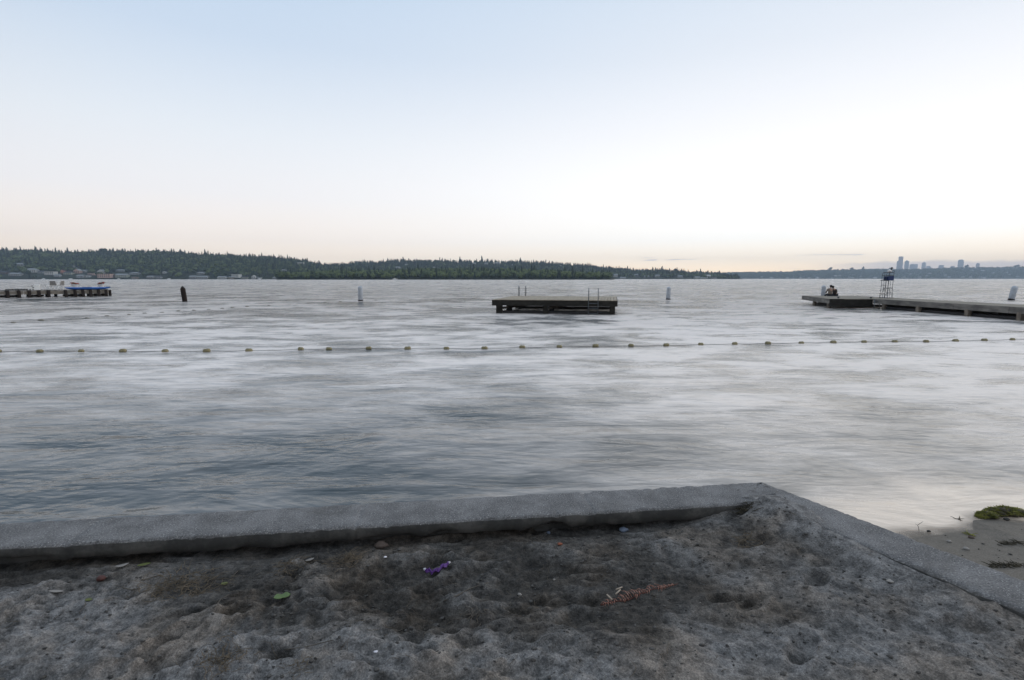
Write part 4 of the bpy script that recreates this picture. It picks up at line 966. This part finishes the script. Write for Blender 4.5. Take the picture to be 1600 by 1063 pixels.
HL = [
 (35, 415.5, 9, 4.5, 'g', 'l', 'grey house with pale roof highest up the left hillside', 'gable'),
 (51, 425.5, 17, 6.5, 'w', 'l', 'big white hip roofed house at the left above the pier chairs', 'hip'),
 (26, 431, 15, 5, 'g', 'l', 'wide grey house near the water behind the white steps', 'gable'),
 (8, 428, 10, 4.5, 'b', 'd', 'brown house among trees at the far left edge', 'gable'),
 (66, 427, 8, 4, 'g', 'd', 'small grey house left of the long white house', 'gable'),
 (81, 429.5, 14, 5.5, 'w', 'l', 'long white two storey house above the pier chairs', 'flat'),
 (91, 432.5, 8, 4, 'g', 'l', 'low grey boathouse below the bright orange house', 'gable'),
 (100, 426.5, 6, 4.5, 'o', 'r', 'bright orange house on the left shore', 'front'),
 (109, 429, 11, 5, 'y', 'd', 'cream house right of the orange house', 'gable'),
 (123, 427, 9, 6.5, 'p', 'l', 'tall pink house with pale roof on the left shore', 'front'),
 (132, 425.5, 10, 4, 'g', 'l', 'grey wide roofed house behind the pink one', 'gable'),
 (119, 419, 7, 4.5, 'g', 'd', 'dim grey house in trees above the pink house', 'front'),
 (128, 433.5, 11, 4.5, 'g', 'l', 'grey waterside house behind the left flower pot', 'gable'),
 (138, 433, 7, 4.5, 'w', 'd', 'small white waterside house between the flower pots', 'gable'),
 (146, 430, 11, 3.6, 'p', 'l', 'low pinkish house between the two flower pots', 'flat'),
 (160, 427.5, 9, 6, 'w', 'l', 'white gabled house above the right flower pot', 'front'),
 (166, 434, 21, 6.5, 'p', 'd', 'long pink two storey house at the end of the kayak', 'flat'),
 (182, 433, 7, 4.5, 'b', 'd', 'brown narrow house right of the long pink one', 'front'),
 (192, 433.5, 17, 6, 'y', 'l', 'wide cream house with pale roof right of the pier', 'gable'),
 (190, 424.5, 12, 3.5, 'g', 'l', 'dim long roof in trees above the cream house', 'gable'),
 (212, 429, 12, 4, 'g', 'l', 'grey house in trees right of the wide cream house', 'hip'),
 (212, 436, 9, 2.6, 't', 'r', 'low tan boathouse at the waterline right of the pier', 'gable'),
 (236, 435, 9, 4, 'g', 'l', 'grey waterside house left of the dark pile', 'gable'),
 (249, 434.8, 8, 4, 'g', 'd', 'small dark roofed house left of the dark pile', 'gable'),
 (258, 427.5, 5, 3.5, 'w', 'l', 'tiny white house in trees left of the dark pile', 'front'),
 (302, 435, 9, 4.5, 'g', 'l', 'grey waterside house right of the dark pile', 'gable'),
 (317, 435.2, 17, 4.5, 'g', 'l', 'wide grey house at the water right of the dark pile', 'gable'),
 (315, 428.5, 10, 4, 'g', 'l', 'grey roof above the wide waterside house', 'hip'),
 (348, 435.2, 12, 4, 'w', 'l', 'low white house left of the white flat roofed one', 'gable'),
 (362, 435.5, 7, 3.5, 't', 'l', 'small tan boathouse at the water', 'gable'),
 (370, 434, 12, 5.5, 'w', 'w', 'white flat roofed modern house at the water', 'flat'),
 (383, 435.5, 9, 3.6, 'y', 'd', 'low cream house between modern house and white boathouse', 'gable'),
 (397, 436.3, 5.5, 5, 'w', 'w', 'bright white boathouse alone at the waterline', 'front'),
 (406, 436.3, 6, 2.2, 'w', 'l', 'low white shed right of the bright boathouse', 'flat'),
 (434, 432.5, 8, 4, 'w', 'l', 'white roofed house left of the green headland', 'hip'),
 (444, 424, 7, 3.4, 'g', 'l', 'grey house up in the trees left of the headland', 'hip'),
 (431, 436.3, 8, 2.6, 'g', 'l', 'low grey boathouse left of the headland', 'gable'),
 (471, 415, 10, 5, 'w', 'w', 'large white house high on the hill end', 'flat'),
 (490, 414.5, 6, 5, 'g', 'l', 'grey tall house beside the large white hilltop one', 'front')]
HL2 = [
 (622, 419.5, 7, 3, 'w', 'l', 'white house peeking over the green headland at its left'), (636, 414.5, 4, 3, 'w', 'd', 'small white house high on the wooded ridge'),
 (679, 419.5, 4, 2.6, 'g', 'l', 'tiny grey house on the wooded ridge'), (741, 413, 4, 3, 'w', 'l', 'tiny white house on the ridge left of the raft ladders'),
 (760, 413.5, 5, 3, 'y', 'l', 'cream house on the ridge above the left raft end'), (777, 413, 9, 3, 'g', 'l', 'wide grey house on the ridge above the raft'),
 (802, 416, 5, 3, 'w', 'l', 'small white house on the ridge above the left raft ladder'), (940, 420.5, 7, 3.5, 'w', 'l', 'white house high above the tip of the headland'),
 (962, 433, 6, 5, 'w', 'l', 'white house right of the headland tip'), (973, 435.8, 9, 3, 'g', 'l', 'low grey waterside house right of the headland tip'),
 (1000, 425.5, 9, 4, 'w', 'l', 'broad white house on the slope left of the white pile'), (994, 431.5, 6, 3.5, 'g', 'l', 'grey house on the lower slope left of the white pile'),
 (1010, 434, 8, 3.5, 'g', 'l', 'grey waterside house left of the white pile'), (1027, 433.5, 7, 4.5, 'y', 'l', 'cream house just left of the white pile'),
 (1047, 426.5, 4, 2.6, 'w', 'l', 'tiny white house above the white pile'), (1062, 434, 8, 3.6, 'g', 'l', 'grey house right of the white pile'),
 (1089, 435.4, 8, 3.5, 'w', 'l', 'white house near the end of the wooded point'), (1106, 434.3, 7, 5, 'w', 'w', 'bright white house near the end of the wooded point'),
 (1115, 436, 8, 3.2, 'g', 'd', 'dark roofed house at the end of the wooded point'), (1099, 436.1, 9, 2.4, 'y', 'l', 'low cream boathouse below the bright white house')]
for (a, b, c, d, e, f, g, h_) in HL: house(SHL, a, b, c, d, e, f, g, h_)
for (a, b, c, d, e, f, g) in HL2: house(SHM, a, b, c, d, e, f, g, 'gable', 'houses on the middle ridge')
rsr = random.Random(8)
for px, py in ((1251, 435), (1264, 435), (1277, 435.2), (1300, 435.6), (1305, 432), (1311, 431.5), (1327, 434), (1332, 435), (1367, 435), (1412, 434), (1422, 429), (1437, 434), (1447, 432), (1452, 428), (1477, 431), (1482, 434), (1504, 434), (1516, 434), (1519, 424), (1534, 424), (1532, 434), (1537, 435), (1551, 428), (1571, 427), (1576, 430), (1230, 435), (1205, 435), (1190, 434), (1345, 433), (1590, 433)):
    house(SHR, px, py, rsr.uniform(2.6, 4.6), rsr.uniform(1.6, 2.4), rsr.choice('wwgy'), 'l', 'tiny pale house among trees on the distant right shore', 'gable', 'houses on the distant right shore')
# --- trees
CA = np.array([(c[0], c[1], c[2], c[3]) for c in CLEAR])
def blocked(x, y, h, z):
    dx = np.abs(CA[:, 0]*y/CA[:, 1]-x); dy = CA[:, 1]-y
    return bool(np.any((dx < CA[:, 2]) & (dy > -14) & (dy < 62)))
def seed_forest(sh, n, hmin, hmax, broad, lo=BRL, tint=(.0, .7), crown=(1.0, 1.3), tmax=1.1):
    items = []; rs = random.Random(n)
    while len(items) < n:
        px = rs.uniform(sh.x0+2, sh.x1-2); t_ = rs.random()**.9*tmax
        x, y, z = [float(v) for v in sh.pos(px, t_)]
        if blocked(x, y, 10, z) and not rs.random() < .04: continue
        b = broad(px, t_); h = rs.uniform(hmin, hmax)
        if rs.random() < b: items.append((x, y, z, h*.78, rs.choice(lo), rs.uniform(.35, 1.0)*tint[1]/.7, rs.uniform(.95, 1.35)*crown[1]/1.3))
        else: items.append((x, y, z, h*(1.35 if rs.random() < .10 else 1), rs.choice(CON), rs.uniform(0, .45), rs.uniform(.9, 1.5)))
    return items
o = forest('forest', seed_forest(SHL, 8200, 13, 25, lambda p, t: .92-.45*t, tmax=1.06), M['trees']); T(o, 'dense mixed forest covering the long hillside at the left', 'forest', kind='stuff')
o = forest('forest', seed_forest(SHM, 5200, 12, 23, lambda p, t: .7-.50*t, tmax=1.06), M['trees']); T(o, 'dark conifer forest on the middle ridge behind the headland', 'forest', kind='stuff')
o = forest('forest', seed_forest(SHP, 1900, 13, 21, lambda p, t: .82, BRO, (0, .95), tmax=1.0), M['trees']); T(o, 'green broadleaf wood filling the low headland', 'forest', kind='stuff')
o = forest('forest', seed_forest(SHR, 9000, 12, 24, lambda p, t: .7, BRL, (0, .6), (1, 1.7), tmax=1.04), M['trees']); T(o, 'hazy blue forest on the distant right hills', 'forest', kind='stuff')
# single trees standing out above the skyline
def lone(sh, px, ytop, wide, broad, label, t_=.98):
    x, y, z = [float(v) for v in sh.pos(px, t_)]; h = Z_of(ytop, y)-z; rs = random.Random(int(px)); V, F = (rs.choice(BRO) if broad else conifer_proto(rs, 7, 8)); w = wide*y/800
    t = empty('broadleaf_tree' if broad else 'conifer_tree', (x, y, z)); V = np.array(V)*np.array([w/(.62 if broad else .38), w/(.62 if broad else .38), h])
    np_mesh('crown', V, F, M['trees'], t, attrs={'tint': np.full(len(V), .35 if broad else .1)})
    m = MB(); m.tube([(0, 0, -1), (0, 0, h*.5)], [h*.018, h*.010], 6); m.build('trunk', M['dark_wood'], t)
    T(t, label, 'tree', 'single trees standing out on the skyline')
for a in ((SHL, 60, 383.5, 5, 0, 'tall fir above the skyline over the pier chairs'), (SHL, 68, 386, 5, 0, 'pointed fir right of the tallest one above the pier chairs'),
          (SHL, 9, 385.5, 5, 0, 'dark fir on the skyline at the far left edge'), (SHL, 165, 386, 9, 1, 'round crowned tree on the skyline above the kayak end'),
          (SHL, 181, 386.5, 5, 0, 'fir on the skyline right of the round crowned tree'), (SHL, 275, 388, 5, 0, 'fir on the skyline above the dark pile'),
          (SHL, 285, 388.5, 7, 0, 'broad fir on the skyline right of the dark pile'), (SHL, 323, 388.5, 6, 0, 'tall fir alone on the falling skyline'),
          (SHL, 438, 396, 4, 0, 'slim fir on the skyline above the white hilltop house'), (SHL, 451, 397, 5, 0, 'fir left of the white hilltop house'),
          (SHM, 719, 400, 5, 0, 'dark fir on the ridge left of the raft'), (SHM, 753, 399, 6, 0, 'tallest fir on the ridge above the left raft end'),
          (SHM, 813, 402, 7, 0, 'broad fir group top above the left raft ladder'), (SHM, 980, 414.5, 4, 0, 'slim fir on the skyline left of the white pile'),
          (SHM, 1034, 414.5, 6, 0, 'pointed firs above the white pile right of the raft'), (SHM, 1094, 419, 4, 0, 'fir near the low end of the wooded point'),
          (SHM, 1137, 428, 9, 0, 'dark fir at the tip of the wooded point', .1), (SHM, 1148, 431, 7, 0, 'last low fir at the tip of the wooded point', .1),
          (SHR, 1296, 417.5, 5, 1, 'dark tree bump on the distant hill above the couple'), (SHR, 1329, 418, 5, 1, 'low tree bump on the distant hill'),
          (SHR, 1347, 416.5, 3, 1, 'narrow tree on the distant hill left of the guard chair'), (SHR, 1389, 417, 3, 0, 'pointed tree on the distant hill above the guard chair'),
          (SHR, 1508, 413.5, 4, 1, 'dark tree right of the lone rounded tower'), (SHR, 1586, 413.5, 6, 1, 'tree bump on the distant hill at the right edge')):
    lone(*a)
# --- boats
def boat(px, py, L, label, sail=False, Y=None):
    p = at_z(px, 436.4, 0); Yb = Y or 1380; x = float(X_of(px, Yb)); t = empty('sailing_boat' if sail else 'motor_boat', (x, Yb, 0)); T(t, label, 'boat')
    m = MB(); m.add([(-L/2, -1.2, .0), (L*.3, -1.2, .0), (L/2, 0, .2), (L*.3, 1.2, .0), (-L/2, 1.2, 0), (-L/2, -1.5, 1.5), (L*.32, -1.5, 1.6), (L*.58, 0, 2.0), (L*.32, 1.5, 1.6), (-L/2, 1.5, 1.5)], [(0, 1, 2, 3, 4)[::-1], (5, 6, 7, 8, 9), (0, 1, 6, 5), (1, 2, 7, 6), (2, 3, 8, 7), (3, 4, 9, 8), (4, 0, 5, 9)]); m.build('hull', M['white_plastic'], t)
    m = MB(); m.box((-L*.05, 0, 2.1), (L*.4, 2.2, 1.3)); m.build('cabin', M['white_plastic'], t, .2)
    if sail: m = MB(); m.tube([(.5, 0, 1.5), (.5, 0, 15)], .12, 6); m.tube([(.5, 0, 3), (-L*.4, 0, 3)], .1, 6); m.build('mast', M['grey_beam'], t)
boat(68, 436, 9, 'white motor boat on the far water above the white folding chair'); boat(110.5, 436, 10, 'white boat on the far water above the left flower pot')
boat(185.5, 436, 8, 'small white boat on the far water right of the kayak'); boat(264, 436, 9, 'sailing boat with bare mast near the shore left of the dark pile', True)
boat(617, 436, 9, 'sailing boat with tall mast in front of the green headland', True, 985); boat(1537, 436, 14, 'white boat on the water before the distant right shore', False, 4200)
boat(405.5, 436.3, 8, 'low white motor boat beside the bright boathouse')
# --- city towers
M['tower_a'] = None
def tower_mat(name, c, c2):
    m, nt, P, L = new_mat(name); b = nt.nodes.new('ShaderNodeTexBrick'); L.new(coords(nt, (1, 1, 1), (PI/2, 0, 0)), b.inputs['Vector'])
    b.inputs['Color1'].default_value = (*c2, 1); b.inputs['Color2'].default_value = (*[x*.8 for x in c2], 1); b.inputs['Mortar'].default_value = (*c, 1); b.inputs['Scale'].default_value = .12
    b.inputs['Mortar Size'].default_value = .03; b.offset = 0; L.new(b.outputs[0], P.inputs['Base Color']); P.inputs['Roughness'].default_value = .6; return m
TM = [tower_mat('brown_glass_facade', (.42, .34, .31), (.28, .24, .24)), tower_mat('grey_facade', (.46, .44, .45), (.30, .31, .33)), tower_mat('pale_facade', (.62, .60, .59), (.42, .43, .45))]
def tower(px0, px1, ytop, mi, label, cap=None, steps=None):
    Yt = 8300; k = Yt/800; x = float(X_of((px0+px1)/2, Yt)); ca = math.cos(math.atan2(x, Yt)); w = (px1-px0)*k*ca; H = float(Z_of(ytop, Yt)); t = empty('office_tower', (x, Yt, 0), -math.atan2(x, Yt)); T(t, label, 'tower')
    m = MB(); m.box((0, 0, H/2), (w, w*.8, H)); m.build('facade', TM[mi], t)
    m = MB()
    if cap == 'point': m.add([(-w/2, -w*.4, H), (w/2, -w*.4, H), (w/2, w*.4, H), (-w/2, w*.4, H), (0, 0, H+w*.45)], [(0, 1, 4), (1, 2, 4), (2, 3, 4), (3, 0, 4)])
    elif cap == 'round': m.lathe([(w*.40, H-1), (w*.38, H+6), (w*.28, H+12), (w*.1, H+14)], (0, 0, 0), 16)
    else: m.box((0, 0, H+2.5), (w*.8, w*.6, 5))
    m.build('roof_cap', TM[min(2, mi+1)] if cap else TM[0], t)
    if steps:
        for (a, b, yy) in steps:
            ww = (b-a)*k*ca; h2 = float(Z_of(yy, Yt)); xx = (float(X_of((a+b)/2, Yt))-x)*ca; m = MB(); m.box((xx, 2, h2/2), (ww, w*.6, h2)); m.build('wing', TM[min(2, mi+1)], t)
tower(1401, 1408.6, 401.5, 0, 'tallest brown office tower of the distant skyline', None, [(1399, 1401, 408)])
tower(1411.2, 1418.2, 408.5, 1, 'second brown tower right of the tallest one', 'round')
tower(1419.3, 1432, 413.5, 2, 'wide low pale block right of the second tower', 'flat')
tower(1438, 1444.8, 411.5, 2, 'pale tower with pointed roof in the skyline', 'point')
tower(1445.6, 1452, 416, 2, 'low block right of the pointed tower')
tower(1464.5, 1473, 415, 1, 'low wide grey block midway along the skyline')
tower(1483, 1490, 416.3, 2, 'low pale block left of the lone rounded tower')
tower(1494, 1503.2, 407, 1, 'lone rounded tower standing apart at the right', 'round')
tower(1522.5, 1528.5, 412.5, 0, 'small dark tower farthest right on the skyline', 'round')

# ---------------------------------------------------------------- haze
m = bpy.data.materials.new('haze_air'); m.use_nodes = True; nt = m.node_tree; nt.nodes.clear()
out = nt.nodes.new('ShaderNodeOutputMaterial'); pv = nt.nodes.new('ShaderNodeVolumePrincipled'); pv.inputs['Color'].default_value = (.62, .79, 1.0, 1); pv.inputs['Density'].default_value = 1.0e-4; pv.inputs['Anisotropy'].default_value = .2
nt.links.new(pv.outputs[0], out.inputs['Volume'])
hb = MB(); hb.box((0, 3950, 170), (24000, 9500, 350)); hz = hb.build('haze', m); hz.scale = (1, 1, 1); T(hz, 'thin evening haze over the lake', 'haze', kind='stuff')

# ---------------------------------------------------------------- sky
def srgb(*c): return tuple(((x/255)/12.92 if x/255 <= .04045 else ((x/255+.055)/1.055)**2.4) for x in c)
SUN_AZ = math.radians(64); SUN_EL = math.radians(4)
w = bpy.data.worlds.new('World'); SC.world = w; w.use_nodes = True; nt = w.node_tree; L = nt.links
bg = nt.nodes['Background']; tc = nt.nodes.new('ShaderNodeTexCoord'); sp = nt.nodes.new('ShaderNodeSeparateXYZ'); L.new(tc.outputs['Generated'], sp.inputs[0])
x, y, z = sp.outputs
hl = math_n(nt, 'SQRT', math_n(nt, 'ADD', math_n(nt, 'MULTIPLY', x, x), math_n(nt, 'MULTIPLY', y, y)))
hl = math_n(nt, 'MAXIMUM', hl, .001); sx = math_n(nt, 'DIVIDE', x, hl); sy = math_n(nt, 'DIVIDE', y, hl)
def ramp(stops):
    r = nt.nodes.new('ShaderNodeValToRGB'); L.new(math_n(nt, 'MAXIMUM', z, 0.0), r.inputs[0]); e = r.color_ramp.elements
    while len(e) < len(stops): e.new(.5)
    for i, (p, c, g) in enumerate(stops): e[i].position = p; e[i].color = (*[q*g for q in srgb(*c)], 1)
    return r.outputs[0]
left = ramp([(0, (255, 218, 180), 2.0), (.03, (255, 234, 208), 1.5), (.065, (253, 240, 228), 1.15), (.14, (244, 242, 243), 1.03), (.24, (230, 236, 243), 1), (.37, (205, 221, 240), .95), (.5, (190, 212, 236), .97), (1, (198, 208, 220), 1.45)])
right = ramp([(0, (255, 220, 172), 2.1), (.03, (255, 236, 208), 1.6), (.07, (255, 253, 248), 1.25), (.16, (255, 254, 253), 1.15), (.25, (250, 250, 253), 1.02), (.36, (232, 238, 247), .97), (.48, (214, 227, 242), .97), (1, (198, 208, 220), 1.45)])
col = mixc(nt, mapr(nt, sx, -.62, .58), left, right)
# the side away from the afterglow is darker
dim = mapr(nt, math_n(nt, 'ADD', math_n(nt, 'MULTIPLY', sy, .8), math_n(nt, 'MULTIPLY', sx, .5)), -.9, .45, .55, 1.0)
dimz = mapr(nt, z, .25, .95, 0, .45); dim = math_n(nt, 'ADD', dim, math_n(nt, 'MULTIPLY', math_n(nt, 'SUBTRACT', .8, dim), dimz))
dc = nt.nodes.new('ShaderNodeCombineColor')
for i in range(3): L.new(dim, dc.inputs[i])
col = mixc(nt, 1.0, col, dc.outputs[0], 'MULTIPLY')
# thin streaks and a low bank of cloud near the horizon at the right
mp = nt.nodes.new('ShaderNodeMapping'); mp.inputs['Scale'].default_value = (9, 9, 150); L.new(tc.outputs['Generated'], mp.inputs['Vector'])
cn = noise_n(nt, mp.outputs[0], 1.0, 5, .55, .4)
band = math_n(nt, 'MULTIPLY', mapr(nt, z, .012, .020), mapr(nt, z, .050, .034)); band = math_n(nt, 'MULTIPLY', band, mapr(nt, sx, .05, .35))
cl = math_n(nt, 'MULTIPLY', mapr(nt, cn, .60, .72), band)
mp2 = nt.nodes.new('ShaderNodeMapping'); mp2.inputs['Scale'].default_value = (16, 16, 40); L.new(tc.outputs['Generated'], mp2.inputs['Vector'])
edge = math_n(nt, 'MULTIPLY_ADD', noise_n(nt, mp2.outputs[0], 1.0, 4), .014, .022); bank = math_n(nt, 'LESS_THAN', z, edge)
bank = mapr(nt, math_n(nt, 'SUBTRACT', edge, z), -.001, .006); bank = math_n(nt, 'MULTIPLY', bank, mapr(nt, sx, .48, .60)); cl = math_n(nt, 'MAXIMUM', math_n(nt, 'MULTIPLY', cl, .8), math_n(nt, 'MULTIPLY', bank, .75))
col = mixc(nt, cl, col, srgb(205, 204, 214))
st = nt.nodes.new('ShaderNodeTexSky'); st.sky_type = 'NISHITA'; st.sun_disc = False; st.sun_elevation = SUN_EL; st.sun_rotation = SUN_AZ
sky = mixc(nt, 1.0, st.outputs[0], (.10, .10, .10), 'MULTIPLY')
L.new(mixc(nt, .06, col, sky), bg.inputs['Color']); bg.inputs['Strength'].default_value = 1.16
sl = bpy.data.lights.new('sun', 'SUN'); sl.energy = .7; sl.angle = math.radians(20); sl.color = (1, .86, .72); so = bpy.data.objects.new('sun', sl); COL.objects.link(so)
d = Vector((math.sin(SUN_AZ)*math.cos(SUN_EL), math.cos(SUN_AZ)*math.cos(SUN_EL), math.sin(math.radians(11)))); so.rotation_euler = (-d).to_track_quat('-Z', 'Y').to_euler()
# ---------------------------------------------------------------- camera
cam = bpy.data.cameras.new('camera'); co = bpy.data.objects.new('camera', cam); COL.objects.link(co); co.location = (0, 0, CH); co.rotation_euler = (PI/2-PITCH, 0, 0)
cam.lens = 18; cam.sensor_width = 36; cam.clip_start = .05; cam.clip_end = 40000; SC.camera = co
vs = SC.view_settings; vs.view_transform = 'Standard'; vs.look = 'None'; vs.exposure = 0; vs.gamma = 1
cy = SC.cycles if hasattr(SC, 'cycles') else None
SC.render.engine = 'CYCLES'; SC.cycles.volume_bounces = 0; SC.cycles.max_bounces = 6; SC.cycles.transparent_max_bounces = 8; SC.cycles.use_denoising = True
